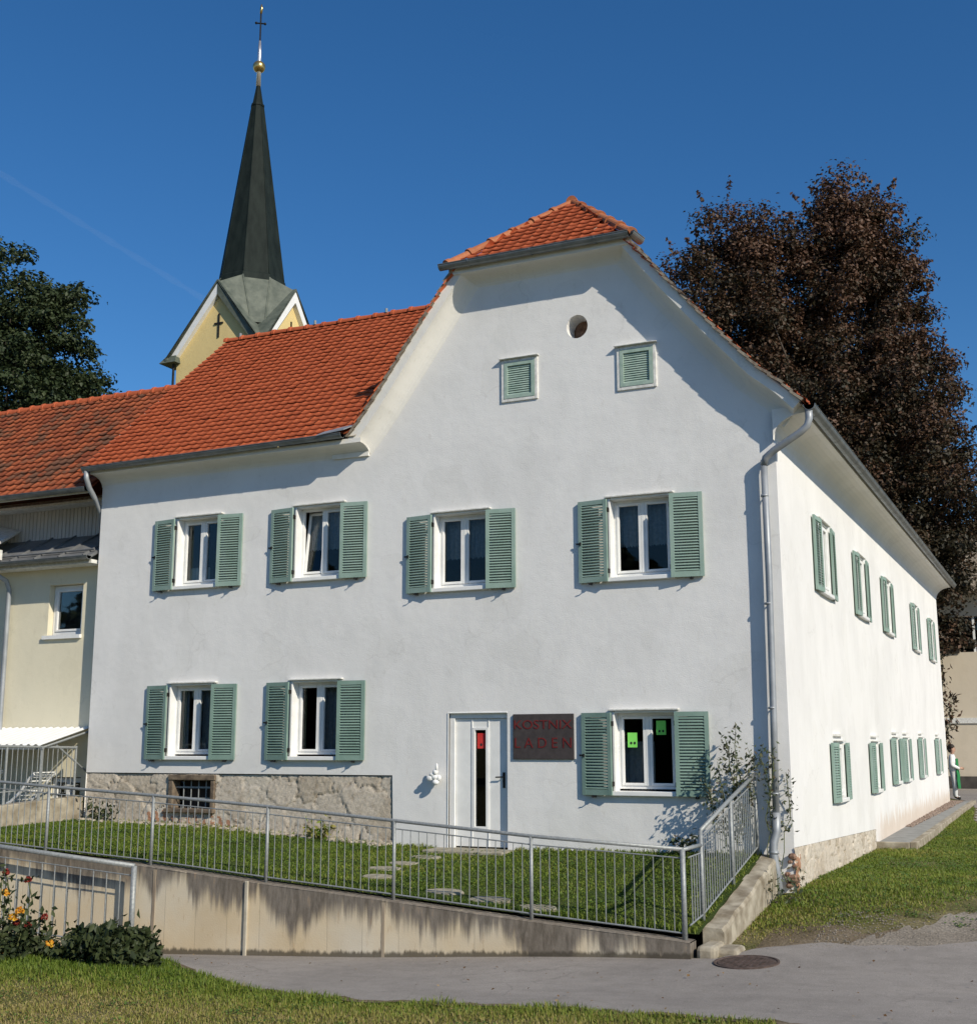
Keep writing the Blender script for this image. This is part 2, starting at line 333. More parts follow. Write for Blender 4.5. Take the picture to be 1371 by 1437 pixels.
# ------------------------------------------------------------------ terrain
_cp = np.array([(-8.25,-3.8,-1.26),(-6.55,-3.8,-1.17),(-4.4,-3.8,-1.05),(-2.4,-3.8,-.91),(-.7,-3.8,-.82),(-13,-3.8,-1.5),
    (0,0,-.45),(.3,8,-.47),(.3,16,-.40),(.3,25,-.33),(3,-2.6,-.7),(4,2,-.5),(4,12,-.45),(4,25,-.4),(8,8,-.5),(8,-4,-.65),(-5,30,-.3),
    (-.55,-6.78,-.8),(-3.0,-6.7,-.93),(-5.4,-6.05,-1.0),(-4.6,-6.9,-.96),(-6.5,-6.3,-.90),(-8,-6.3,-.93),(-10,-6.5,-1.0),(-13,-7,-1.1),
    (-1.1,-7.9,-.76),(-5.5,-9,-.88),(0,-12,-.45),(-6,-13,-.6),(3.6,-18,-.02),(-6,-18,-.4),(8,-12,-.4)])
def _phi(r2): return np.where(r2 > 1e-12, .5*r2*np.log(r2+1e-20), 0)
def _tps(c, z):
    n = len(c); d = ((c[:, None]-c[None])**2).sum(-1); K = _phi(d) + .02*np.eye(n)
    Pm = np.c_[np.ones(n), c]; A = np.block([[K, Pm], [Pm.T, np.zeros((3, 3))]])
    return np.linalg.solve(A, np.r_[z, 0, 0, 0])
_w = _tps(_cp[:, :2], _cp[:, 2])
def T(x, y):
    x = np.asarray(x, float); y = np.asarray(y, float)
    q = np.stack([x.ravel(), y.ravel()], -1); d = ((q[:, None]-_cp[None, :, :2])**2).sum(-1)
    z = _phi(d)@_w[:len(_cp)] + _w[-3] + q@_w[-2:]
    r = np.hypot(q[:, 0]+1, q[:, 1]-4); t = np.clip((r-20)/22, 0, 1); t = t*t*(3-2*t)
    return ((1-t)*np.clip(z, -2.2, .6) + t*(-.45)).reshape(x.shape)
def Lz(x, y):   # the raised lawn
    x = np.asarray(x, float); y = np.asarray(y, float)
    zb = np.interp(x, [-13, -10, -6.6, -5.5, -2.2, -.5], [.25, .19, 0, -.03, .03, .06])
    zf = np.interp(x, [-13, -11, -8.2, -6.3, -4.35, -2.46, -.57], [.2, .09, -.06, -.21, -.34, -.47, -.57])
    t = np.clip(-y/3.65, 0, 1); return zb*(1-t) + zf*t
def grid_mesh(name, xs, ys, zf, mat, **k):
    X, Y = np.meshgrid(xs, ys, indexing='ij'); Z = zf(X, Y); n, m = X.shape
    V = np.stack([X, Y, Z], -1).reshape(-1, 3); I = np.arange(n*m).reshape(n, m)
    F = np.stack([I[:-1, :-1], I[1:, :-1], I[1:, 1:], I[:-1, 1:]], -1).reshape(-1, 4)
    return raw_mesh(name, V, F, mat, smooth=True, **k)
def nonuni(a, b, fine0, fine1, st):
    mid = list(np.arange(fine0, fine1+1e-6, st)); lo = [fine0]; s = st
    while lo[-1] > a: s *= 1.35; lo.append(lo[-1]-s)
    hi = [fine1]; s = st
    while hi[-1] < b: s *= 1.35; hi.append(hi[-1]+s)
    return np.array(lo[1:][::-1] + mid + hi[1:])
g = grid_mesh('ground', nonuni(-1500, 1500, -16, 10, .25), nonuni(-1500, 1500, -20, 30, .25), T, M['turf']); tag(g, kind='structure')
# asphalt lane in front: strips between its grass edge and the wall / gravel edge
def sheet(name, A, B, lift, mat, n=14, jitter=0):
    A = np.array(A, float); B = np.array(B, float)
    rows = []
    for t in np.linspace(0, 1, n):
        p = A*(1-t) + B*t; rows.append(np.c_[p, T(p[:, 0], p[:, 1])+lift])
    V = np.array(rows).reshape(-1, 3); k = len(A); I = np.arange(n*k).reshape(n, k)
    F = np.stack([I[:-1, :-1], I[1:, :-1], I[1:, 1:], I[:-1, 1:]], -1).reshape(-1, 4)
    o = raw_mesh(name, V, F, mat, smooth=True); tag(o, kind='structure'); return o
def resample(P, step=.15, jit=0):
    P = np.array(P, float); L = np.r_[0, np.cumsum(np.hypot(*np.diff(P, axis=0).T))]; n = max(2, int(L[-1]/step))
    s = np.linspace(0, L[-1], n); q = np.c_[np.interp(s, L, P[:, 0]), np.interp(s, L, P[:, 1])]
    return q
ax = np.linspace(-22, 9, 210)
near = np.interp(ax, [-22, -10, -7.5, -6.5, -5.6, -4.7, -3.0, -.55, .6, 2.4, 9], [-5.2, -5.2, -5.3, -5.45, -5.95, -6.45, -6.75, -6.85, -6.95, -7.1, -7.6])
near = near + .05*np.sin(ax*7) + .04*np.sin(ax*17+1)
far = np.interp(ax, [-22, -.2, .1, .6, 1.6, 2.3, 4, 9], [-3.74, -3.74, -3.25, -2.8, -2.7, -2.35, 0, 1])
far = far + np.where(ax > .1, .06*np.sin(ax*9), 0)
sheet('road', np.c_[ax, near], np.c_[ax, far], .015, M['asphalt'], 24)
gx = np.linspace(0, 1, 90); gA = np.c_[np.interp(gx, [0, .1, .2, .32, .6, 1], [1.1, 1.5, 2.0, 2.6, 3.6, 7]), np.interp(gx, [0, .1, .2, .32, .6, 1], [-2.8, -2.84, -2.75, -2.6, -1.5, .6])]
gB = np.c_[gA[:, 0]+.05, np.interp(gA[:, 0], [1.1, 1.6, 2.1, 2.9, 4.2, 7], [-2.7, -1.75, -.75, .5, 1.8, 3])+.16*np.sin(gx*70)+.13*np.sin(gx*163+1)+.1*np.sin(gx*31)]
sheet('gravel', gA, gB, .012, M['gravel'], 12)
fx = np.linspace(.12, 4.5, 90); fy = np.interp(fx, [-.2, .1, .6, 1.6, 2.3, 4, 9], [-3.74, -3.25, -2.8, -2.7, -2.35, 0, 1])
sheet('bare_soil', np.c_[fx, fy-.12], np.c_[fx, fy+.95+.22*np.sin(fx*3+1)+.12*np.sin(fx*9)], .006, M['dirt'], 8)
sheet('bare_soil', np.c_[ax, near-.10], np.c_[ax, near+.05+.03*np.sin(ax*13)+.02*np.sin(ax*31)], .02, M['dirt'], 4)
by = np.linspace(13, 60, 120); bx = np.interp(by, [13, 16, 17.5, 20, 23, 25.5, 27, 60], [2.3, 1.45, 1.25, 1.12, .95, .6, .5, -12]) + .05*np.sin(by*5)
sheet('lane', np.c_[bx, by], np.c_[bx*0+7.5, by], .012, M['asphalt'], 10)
lw = grid_mesh('lawn', np.linspace(-13.0, -.42, 120), np.linspace(-3.56, .05, 40), lambda x, y: Lz(x, y)+.012*np.sin(x*5+y*3)*np.sin(y*7), M['lawnsoil']); tag(lw, kind='structure')

# ------------------------------------------------------------------ white house
HX0 = -12.95
house = empty('white_house', (-6.4, 0, 0), 'large white rendered house with green louvred shutters, half-hipped gable and red tiled roof', 'house')
def eave_rise(y): return .0137*max(y, 0)
# outer line of the gable verge (x, z), left foot -> hip -> right foot
OUT = [(-7.25, 6.80), (-7.02, 7.06), (-6.74, 7.41), (-6.26, 8.07), (-5.72, 8.81), (-5.24, 9.47), (-2.08, 9.47), (-1.56, 8.78), (-.80, 7.84), (-.18, 7.13), (.18, 6.82), (.45, 6.53)]
def offset_line(P, D):
    # D: distance per segment; returns mitred inner line
    L = []
    for i in range(len(P)-1):
        a = Vector(P[i]); b = Vector(P[i+1]); d = (b-a).normalized(); n = Vector((d.y, -d.x)); L.append((a+n*D[i], d))
    R = [L[0][0]]
    for i in range(len(L)-1):
        (p, d), (q, e) = L[i], L[i+1]; den = d.x*e.y - d.y*e.x
        if abs(den) < .05: R.append(q.copy())
        else:
            t = ((q.x-p.x)*e.y - (q.y-p.y)*e.x)/den; R.append(p + d*t)
    p, d = L[-1]; R.append(p + d*(Vector(P[-1])-Vector(P[-2])).length)
    return R
segD = lambda a, h: [a]*5 + [h] + [a]*5
INN = offset_line(OUT, segD(.43, .14+.1))
# --- front wall with openings
WIN = [  # u0,u1,z0,z1 opening
    ('upper_a', -11.08, -10.09, 4.46, 5.73), ('upper_b', -8.47, -7.49, 4.46, 5.73), ('upper_c', -5.72, -4.72, 4.13, 5.38), ('upper_d', -2.64, -1.63, 4.13, 5.38),
    ('lower_a', -11.08, -10.09, 1.40, 2.67), ('lower_b', -8.46, -7.48, 1.40, 2.67), ('lower_d', -2.64, -1.65, .90, 2.08)]
DOOR = (-5.43, -4.40, -.02, 2.09)
ATT = [(-4.42, -3.87, 7.22, 7.86), (-2.40, -1.85, 7.17, 7.80)]
BASE = (-10.92, -10.10, .52, 1.0)
HOLE = (-3.12, 8.30, .185, .20)
SIDE_UP = [(3.65, 4.16, 5.38), (7.95, 4.16, 5.38), (12.1, 4.16, 5.38), (18.05, 4.16, 5.38), (22.6, 4.16, 5.38)]
SIDE_LO = [(4.15, .68, 1.62), (8.6, .68, 1.62), (12.0, .75, 1.72), (14.05, .75, 1.72), (17.6, .75, 1.74), (22.3, .75, 1.74)]
def in_poly(p, P):
    c = False; n = len(P); j = n-1
    for i in range(n):
        if (P[i][1] > p[1]) != (P[j][1] > p[1]) and p[0] < (P[j][0]-P[i][0])*(p[1]-P[i][1])/(P[j][1]-P[i][1])+P[i][0]: c = not c
        j = i
    return c
def wall_with_holes(mb, outer, holes, Tf, reveals):
    vs = []; es = []
    for P in [outer]+holes:
        b = len(vs); vs += [Vector(q) for q in P]; es += [(b+i, b+(i+1) % len(P)) for i in range(len(P))]
    # interior grid points keep triangles compact
    r = delaunay_2d_cdt(vs, es, [], 0, 1e-5); V2, F2 = r[0], r[2]
    F = []
    for f in F2:
        c = sum((V2[i] for i in f), Vector((0, 0)))/len(f)
        if in_poly(c, outer) and not any(in_poly(c, h) for h in holes): F.append(tuple(f))
    mb.add([Tf(v.x, 0, v.y) for v in V2], F)
    for h, d in zip(holes, reveals):
        n = len(h)
        mb.strip([[Tf(q[0], 0, q[1]) for q in h], [Tf(q[0], d, q[1]) for q in h]], True)
rect = lambda u0, u1, z0, z1: [(u0, z0), (u1, z0), (u1, z1), (u0, z1)]
TF = lambda u, d, z: (u, d, z)          # front wall: d goes into the house
TS = lambda u, d, z: (-d, u, z)         # side wall
wall = MB()
gab = [(q.x, q.y) for q in offset_line(OUT, segD(.36, .17))]
top_left = [(HX0, 6.62), (-7.3, 6.62), (-7.25, 6.88)]
outer = [(HX0, 1.10), (-6.46, 1.10), (-6.42, -.6), (0, -.6), (0, 6.55)] + [(a, b) for a, b in gab[::-1] if a < -.05 and b > 6.75] + top_left[::-1]
holeN = 20
circ = [(HOLE[0]+HOLE[2]*math.cos(2*PI*k/holeN), HOLE[1]+HOLE[3]*math.sin(2*PI*k/holeN)) for k in range(holeN)]
holes = [rect(*q[1:]) for q in WIN] + [rect(*DOOR)] + [rect(*q) for q in ATT] + [circ]
wall_with_holes(wall, outer, holes, TF, [.22]*7 + [.12] + [.1]*2 + [.35])
# side wall, its top follows the eaves
so_ = [(0, .16), (8.1, -.08), (8.12, -.7), (25.5, -.5), (25.5, 6.25+eave_rise(25.5)), (0, 6.25)]
sh = [rect(c-.5, c+.5, a, b) for c, a, b in SIDE_UP] + [rect(c-.42, c+.42, a, b) for c, a, b in SIDE_LO]
wall_with_holes(wall, so_, sh, TS, [.2]*len(sh))
# other walls (left end, inner courtyard side, rear)
wall.add([(HX0, 0, -.5), (HX0, 7.8, -.5), (HX0, 7.8, 6.62), (HX0, 3.9, 10.45), (HX0, 0, 6.62)], [(0, 1, 2, 3, 4)])
wall.add([(HX0, 7.8, -.5), (-7.0, 7.8, -.5), (-7.0, 7.8, 6.6), (HX0, 7.8, 6.6)], [(0, 1, 2, 3)])
wall.add([(-7.0, 7.8, -.5), (-7.0, 25.5, -.5), (-7.0, 25.5, 6.6), (-7.0, 7.8, 6.6)], [(0, 1, 2, 3)])
wall.add([(-7.0, 25.5, -.5), (0, 25.5, -.5), (0, 25.5, 6.5), (-3.78, 25.5, 11.4), (-7.0, 25.5, 7.0)], [(0, 1, 2, 3, 4)])
wall.build('wall', M['plaster'], house)
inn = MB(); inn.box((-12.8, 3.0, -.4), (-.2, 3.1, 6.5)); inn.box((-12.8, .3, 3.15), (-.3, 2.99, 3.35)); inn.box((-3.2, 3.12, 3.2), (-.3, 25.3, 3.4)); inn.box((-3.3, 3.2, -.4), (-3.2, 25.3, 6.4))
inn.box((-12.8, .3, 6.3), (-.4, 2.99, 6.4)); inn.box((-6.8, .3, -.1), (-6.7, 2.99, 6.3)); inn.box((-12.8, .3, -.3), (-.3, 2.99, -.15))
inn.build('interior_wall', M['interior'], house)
# plaster back of the round hole
hb = MB(); hb.box((-3.45, .36, 8.0), (-2.8, .42, 8.6)); hb.build('round_hole_back', M['brick'], house)

# --- rubble stone plinth
def stone_field(name, u0, u1, zlo, zhi, Tw, parent, seed, cell=.34, step=.028, skip=None, depth=.055, brick=None, base=.0, warm=0):
    r = np.random.default_rng(seed)
    us = np.arange(u0, u1+step/2, step); n = len(us); k = int((max(zhi(u0), zhi(u1)) - min(zlo(u0), zlo(u1)))/step)+2
    t = np.linspace(0, 1, k); lo = np.array([zlo(u) for u in us]); hi = np.array([zhi(u) for u in us])
    U = np.repeat(us[:, None], k, 1); Z = lo[:, None]*(1-t)+hi[:, None]*t
    H = hi.mean()-lo.mean()
    ns = int((u1-u0)*H/(cell*cell*.62)); zc = lo.mean()
    pu = r.uniform(u0-.2, u1+.2, ns*2); pz = r.uniform(lo.min()-.2, hi.max()+.2, ns*2)
    keep = np.ones(len(pu), bool)
    for i in range(len(pu)):
        if keep[i]:
            d = np.hypot((pu-pu[i])*.8, pz-pz[i]); size = cell*(.45 if pz[i] < zlo(pu[i])+.25 else r.uniform(.55, 1.0)); keep[(d < size) & (np.arange(len(pu)) > i)] = False
    pu, pz = pu[keep], pz[keep]
    wob = lambda a, b: .045*np.sin(a*9+b*5)+.03*np.sin(a*21-b*17)+.02*np.sin(b*33+a*11)
    D = np.hypot((U+wob(U, Z))[..., None]*.85-pu*.85, (Z+wob(Z, U))[..., None]-pz)
    idx = np.argsort(D, -1)[..., :2]; d1 = np.take_along_axis(D, idx[..., :1], -1)[..., 0]; d2 = np.take_along_axis(D, idx[..., 1:2], -1)[..., 0]
    e = d2-d1; own = idx[..., 0]
    hs = r.uniform(.3, 1, len(pu)); jw = r.uniform(.0, .015, len(pu)); tl = r.uniform(-.5, .5, (len(pu), 2))
    ee = np.clip(e/(.03+jw[own]), 0, 1); ee = ee*ee*(3-2*ee)
    fine = .006*np.sin(U*61+Z*23)*np.sin(Z*71-U*15) + r.normal(0, .0035, U.shape)
    h = ee*(depth*hs[own] + .05*(tl[own, 0]*(U-pu[own]) + tl[own, 1]*(Z-pz[own]))) + fine*ee
    tint = np.where(ee < .25, .02+.2*ee, .18+.62*r.uniform(0, 1, len(pu))[own] )
    open_joint = (np.sin(pu*2.3+pz*3.1)[own]+.5*np.sin(U*3.7-Z*5)) > -.55
    tint = np.where((ee < .5) & ~open_joint, .35, tint); h = np.where(~open_joint, np.maximum(h, depth*.6+fine), h)
    if brick is not None:
        b = brick(U, Z); tint = np.where(b & (ee > .3), 1.0, tint)
    keepv = np.ones(U.shape, bool)
    if skip: keepv = ~((U > skip[0]) & (U < skip[1]) & (Z > skip[2]) & (Z < skip[3]))
    P = np.array(Tw(U, h+base, Z)); V = np.moveaxis(P, 0, -1).reshape(-1, 3); I = np.arange(n*k).reshape(n, k)
    F = np.stack([I[:-1, :-1], I[1:, :-1], I[1:, 1:], I[:-1, 1:]], -1); kf = keepv[:-1, :-1] & keepv[1:, :-1] & keepv[1:, 1:] & keepv[:-1, 1:]
    return raw_mesh(name, V, F[kf], M['stone'], parent, tint=tint.ravel())
pl = stone_field('stone_plinth', HX0, -6.44, lambda u: float(Lz(u, 0))-.25, lambda u: 1.085, lambda U, h, Z: (U, .05-h, Z), house, 3, cell=.36, depth=.042,
    skip=(BASE[0]-.08, BASE[1]+.08, BASE[2]-.06, BASE[3]+.05), brick=lambda U, Z: (U > -11.5) & (U < -9.5) & (Z < .40+.08*np.sin(U*6)) & (Z > .1) & (np.sin(U*37+Z*11) > -.3))
pls = stone_field('stone_plinth', -.02, 8.12, lambda u: float(T(.1, u))-.2, lambda u: .16-.03*u, lambda U, h, Z: (h-.035, U, Z), house, 9, cell=.3, depth=.055,
    brick=lambda U, Z: (U < .35) & (Z < .05))
cs = MB()   # broken brick corner stub
for k in range(15):
    x = random.uniform(-.12, .03); z = random.uniform(-.42, .05); d = random.uniform(.03, .075)
    cs.ball((x, -.03+random.uniform(-.03, .02), z), (d*random.uniform(.7, 1.3), d*.7, d*random.uniform(.4, .8)), 6, 4)
cs.build('broken_corner', M['brick'], house)
# --- cellar window in the plinth
cw = MB()
u0, u1, z0, z1 = BASE
for a, b in (((u0-.1, -.035, z1-.02), (u1+.1, .2, z1+.075)), ((u0-.1, -.02, z0-.03), (u0, .2, z1-.02)), ((u1, -.02, z0-.03), (u1+.08, .2, z1-.02)), ((u0-.16, -.06, z0-.1), (u1+.1, .2, z0-.03))): cw.box(a, b)
cwo = cw.build('cellar_window', mottled('cellar_frame', (.10, .075, .055), (.22, .17, .12), 9, .9, bmp=.5), house, bevel=.012)
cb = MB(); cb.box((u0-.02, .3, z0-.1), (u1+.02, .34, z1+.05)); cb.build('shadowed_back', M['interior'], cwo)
cg = MB()
for k in range(1, 5): cg.tube([(u0+(u1-u0)*k/5, .09, z0-.03), (u0+(u1-u0)*k/5, .09, z1)], .011, 6)
for z in (z0+.13, z0+.32): cg.box((u0, .075, z), (u1, .085, z+.03))
cg.build('grille', M['galv'], cwo)

# --- windows and shutters
FT = lambda p: Vector((p.x, -p.y, p.z))          # local (u, out, z) -> front wall
ST = lambda p: Vector((p.y, p.x, p.z))           # local -> side wall
def ring(mb, u0, u1, z0, z1, t, w0, w1):
    mb.box((u0, w0, z0), (u0+t, w1, z1)); mb.box((u1-t, w0, z0), (u1, w1, z1))
    mb.box((u0+t, w0, z0), (u1-t, w1, z0+t)); mb.box((u0+t, w0, z1-t), (u1-t, w1, z1))
def curtain(u0, u1, z0, z1, w, Tm, mat, par, amp=.02, hem=0):
    n = max(8, int((u1-u0)/.012)); rows = []
    for j in range(7):
        t = j/6; rows.append([(u0+(u1-u0)*i/n, w+amp*math.sin(i*.9+1.3*math.sin(i*.21))*(.4+.6*(1-t)), (z0+hem*math.sin(i*1.7)*.5)*(1-t)+z1*t) for i in range(n+1)])
    mb = MB(Tm); mb.strip(rows); return mb.build('curtain', mat, par, smooth=True)
def make_window(u0, u1, z0, z1, Tm, style, tilt=False, depth=.15, closed=None):
    w = MB(Tm); um = (u0+u1)/2
    ring(w, u0+.03, u1-.03, z0+.03, z1-.02, .045, -depth-.06, -depth)
    w.box((um-.03, -depth-.055, z0+.075), (um+.03, -depth+.016, z1-.065))
    wo = w.build('window', M['white'], house, bevel=.006)
    sr = MB(Tm)
    sr.box((u0-.005, -depth-.07, z0), (u0+.03, .03, z1)); sr.box((u1-.03, -depth-.07, z0), (u1+.005, .03, z1)); sr.box((u0+.03, -depth-.07, z1-.02), (u1-.03, .025, z1+.012))
    sr.build('surround', M['white'], wo, bevel=.006)
    li = MB(Tm); li.box((u0-.05, -.02, z1+.013), (u1+.05, .075, z1+.04)); li.build('lintel', M['oldwhite'], wo, bevel=.006)
    si = MB(Tm); si.box((u0-.06, -depth-.06, z0-.065), (u1+.04, .085, z0-.001)); si.build('sill', M['white'], wo, bevel=.008)
    for k, (a, b) in enumerate(((u0+.077, um-.031), (um+.031, u1-.077))):
        zz0, zz1 = z0+.077, z1-.067
        tl = tilt and k == 0
        def TT(p, Tm=Tm, tl=tl, zz0=zz0):
            if tl:
                an = math.radians(7.5); dz = p.z-zz0; dw = p.y+depth+.01
                p = Vector((p.x, -depth-.03+dw*math.cos(an)-dz*math.sin(an), zz0+.01+dz*math.cos(an)+dw*math.sin(an)))
            return Tm(p)
        s_ = MB(TT); ring(s_, a, b, zz0, zz1, .042, -depth-.05, -depth+.014); s_.build('sash', M['white'], wo, bevel=.006)
        p_ = MB(TT); p_.box((a+.04, -depth-.026, zz0+.04), (b-.04, -depth-.02, zz1-.04)); p_.build('pane', M['glass'], wo)
    H = z1-z0
    if style == 'half':     # net curtain with a scalloped hem in the upper half
        curtain(u0+.04, um+.02, z0+H*.42, z1, -depth-.2, Tm, M['darkcurtain'], wo, .02, .03); curtain(um+.02, u1-.04, z0+H*.42, z1, -depth-.2, Tm, M['darkcurtain'], wo, .02, .03)
    elif style == 'sides':
        curtain(u0+.03, u0+.16, z0, z1, -depth-.2, Tm, M['darkcurtain'], wo); curtain(um-.02, u1-.05, z0, z1, -depth-.2, Tm, M['darkcurtain'], wo)
    elif style == 'right':
        curtain(um-.04, u1-.05, z0, z1, -depth-.22, Tm, M['darkcurtain'], wo)
    elif style == 'left':
        curtain(u0+.04, um+.03, z0, z0+H*.62, -depth-.24, Tm, M['darkcurtain'], wo)
    elif style == 'low':
        curtain(u0+.02, um, z0, z0+H*.3, -depth-.2, Tm, M['curtain'], wo)
    elif style == 'drawn':
        curtain(u0+.05, u1-.05, z0+.05, z1-.05, -depth-.075, Tm, M['curtain'], wo, .008)
    return wo
def make_shutter(uh, sgn, z0, z1, Tm, wid, mat, lean=(.105, .035), latch=False, slim=False):
    an = math.asin((lean[0]-lean[1])/wid)
    def TT(p):   # local: x from the hinge along the leaf, y outward, z
        return Tm(Vector((uh+sgn*(p.x*math.cos(an)+p.y*math.sin(an)), lean[0]-p.x*math.sin(an)+p.y*math.cos(an), p.z)))
    f = MB(TT); st = .062
    f.box((0, -.018, z0), (st, .018, z1)); f.box((wid-st, -.018, z0), (wid, .018, z1))
    f.box((st, -.016, z0), (wid-st, .016, z0+.085)); f.box((st, -.016, z1-.07), (wid-st, .016, z1))
    n = int((z1-z0-.155)/.043); zz = z0+.085
    for k in range(n):
        z = zz+(k+.15)*(z1-.07-zz)/n
        f.hexa([(st, .016, z), (wid-st, .016, z), (wid-st, .021, z+.006), (st, .021, z+.006), (st, -.017, z+.03), (wid-st, -.017, z+.03), (wid-st, -.012, z+.036), (st, -.012, z+.036)])
    so2 = f.build('shutter', mat, house)
    if not slim:
        h = MB(TT); h.tube([(wid*.6, -.06, z0-.03), (wid*.6, .05, z0-.03), (wid*.62, .075, z0-.01)], .008, 6); h.box((wid*.55, -.02, z0-.035), (wid*.66, .02, z0-.001)); h.build('holdback', M['iron'], so2)
        for zq in (z1-.2, z0+.13): h = MB(TT); h.box((-.012, -.06, zq), (.012, .0, zq+.07)); h.build('hinge', M['iron'], so2)
        if latch:
            zq = z0+(z1-z0)*.47
            h = MB(TT); h.box((wid-.03, .018, zq), (wid+.035, .032, zq+.025)); h.box((wid-.05, .018, zq-.012), (wid-.03, .04, zq+.035)); h.build('latch', M['iron'], so2)
    return so2
styles = ['low', 'half', 'half', 'half', 'sides', 'right', 'left']
for (nm, u0, u1, z0, z1), st in zip(WIN, styles):
    make_window(u0, u1, z0, z1, FT, st, tilt=nm == 'upper_b')
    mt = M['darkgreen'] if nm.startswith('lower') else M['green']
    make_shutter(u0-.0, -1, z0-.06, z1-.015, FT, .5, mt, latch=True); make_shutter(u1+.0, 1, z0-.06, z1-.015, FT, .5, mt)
for i, (c, a, b) in enumerate(SIDE_UP+SIDE_LO):
    hw = .5 if i < 5 else .42
    make_window(c-hw, c+hw, a, b, ST, 'drawn', depth=.0)
    wd = .52 if i < 5 else .46
    if i == 7: wd2 = .46
    make_shutter(c-hw, -1, a-.05, b-.01, ST, wd, M['green'], (.075, .045), slim=True); make_shutter(c+hw, 1, a-.05, b-.01, ST, wd, M['green'], (.075, .045), slim=True)
    if i >= 5:      # little canopy board above the lower side windows
        c_ = MB(ST); c_.box((c-hw-.06, .0, b+.1), (c+hw-.1, .06, b+.135)); c_.build('drip_board', M['oldwhite'], house)
# attic louvre windows
for k, (u0, u1, z0, z1) in enumerate(ATT):
    f = MB(FT); ring(f, u0-.05, u1+.055, z0-.055, z1+.035, .055, -.02, .028); f.box((u0-.08, 0, z1+.036), (u1+.08, .085, z1+.052))
    fo = f.build('attic_window', M['oldwhite'], house, bevel=.008)
    l = MB(FT); ring(l, u0+.006, u1-.001, z0+.001, z1-.021, .058, -.03, .034)
    n = 13
    for q in range(n):
        z = z0+.058+q*(z1-z0-.142)/n
        l.hexa([(u0+.065, .010, z), (u1-.06, .010, z), (u1-.06, .017, z+.007), (u0+.065, .017, z+.007), (u0+.065, -.014, z+.044), (u1-.06, -.014, z+.044), (u1-.06, -.007, z+.05), (u0+.065, -.007, z+.05)])
    l.build('louvre', M['palegreen'], fo)
    b = MB(FT); b.box((u0, -.09, z0), (u1, -.06, z1)); b.build('back_board', M['interior'], fo)
# --- door
u0, u1, z0, z1 = DOOR
d = MB(FT); dp = .085
for a, b in ((u0+.075, -5.13), (-5.125, -4.99), (-4.69, -4.685), (-4.78, u1-.012)): pass
d.box((u0+.09, -dp-.05, z0+.03), (-5.04, -dp, z1-.09)); d.box((-4.77, -dp-.05, z0+.03), (u1-.03, -dp, z1-.09))
d.box((-5.04, -dp-.05, z0+.03), (-4.77, -dp, .28)); d.box((-5.04, -dp-.05, 1.86), (-4.77, -dp, z1-.09))
for uu in (-5.06, -4.77): d.box((uu, -dp, z0+.03), (uu+.02, -dp+.012, z1-.09))
do = d.build('door', M['white'], house, bevel=.004)
f = MB(FT); f.box((u0-.005, -.13, z0), (u0+.085, -.045, z1-.001)); f.box((u1-.025, -.13, z0), (u1+.002, -.06, z1-.001)); f.box((u0+.085, -.13, z1-.085), (u1-.025, -.05, z1-.002)); f.box((u0-.02, -.045, z0), (u0, .012, z1+.01)); f.box((u0, -.04, z1-.005), (u1, .012, z1+.012))
f.build('door_frame', M['white'], do, bevel=.004)
p = MB(FT); p.box((-5.0, -dp-.03, .32), (-4.79, -dp-.022, 1.82)); p.build('door_glass', M['glass'], do)
p = MB(FT); ring(p, -5.04, -4.77, .28, 1.86, .04, -dp-.06, -dp+.016); p.build('glass_bead', M['white'], do, bevel=.004)
h = MB(FT); h.box((-4.515, -dp, .92), (-4.475, -dp+.012, 1.16)); h.tube([(-4.495, -dp, 1.09), (-4.495, -dp+.055, 1.09), (-4.62, -dp+.055, 1.085)], .011, 8); h.build('handle', M['iron'], do)
st = MB(); st.box((-5.62, -.55, -.12), (-4.25, -.001, -.01)); st.box((u0, 0, -.1), (u1, .25, -.012)); st.build('doorstep', M['slab'], house, bevel=.015)

# --- cornice (cavetto) under verge, hip and eaves
co = MB()
fas = offset_line(OUT, segD(.15, .03)); rows = []
depthY = .31
line_o = [Vector((a, b)) for a, b in OUT]
NB = 8
prof = []
for i in range(len(OUT)):
    O = line_o[i]; Fp = fas[i]; I = INN[i]; r = [(O.x, -depthY, O.y), (Fp.x, -depthY+.012, Fp.y)]
    for k in range(1, NB+1):
        t = k/NB*PI/2; y = -depthY+.012+(depthY-.012+.003)*math.sin(t); q = Fp+(I-Fp)*(1-math.cos(t)); r.append((q.x, y, q.y))
    prof.append(r)
def densify(P, n=4):
    R = []
    for a, b in zip(P[:-1], P[1:]):
        for k in range(n): R.append([tuple(Vector(p)*(1-k/n)+Vector(q)*k/n) for p, q in zip(a, b)])
    return R+[P[-1]]
co.strip(densify(prof)); co.box((-5.30, -.335, 9.43), (-2.06, -.30, 9.62))
for pe in (prof[0], prof[-1]): co.add(pe+[(pe[0][0], 0.0, pe[0][2])], [tuple(range(len(pe)+1))])
# kneeler block at the left foot: it returns along the eaves
co.box((-7.72, -.05, 6.52), (-6.99, .0, 6.60)); co.box((-7.05, -.045, 6.595), (-6.985, .0, 6.72))
# left eaves cove
def cove(x):
    r = [(x, -.34, 6.78), (x, -.34, 6.70)]
    for k in range(1, 7):
        t = k/6*PI/2; r.append((x, -.34+.345*math.sin(t), 6.70-.20*(1-math.cos(t))))
    return r
co.strip([cove(x) for x in np.linspace(HX0-.02, -6.98, 12)])
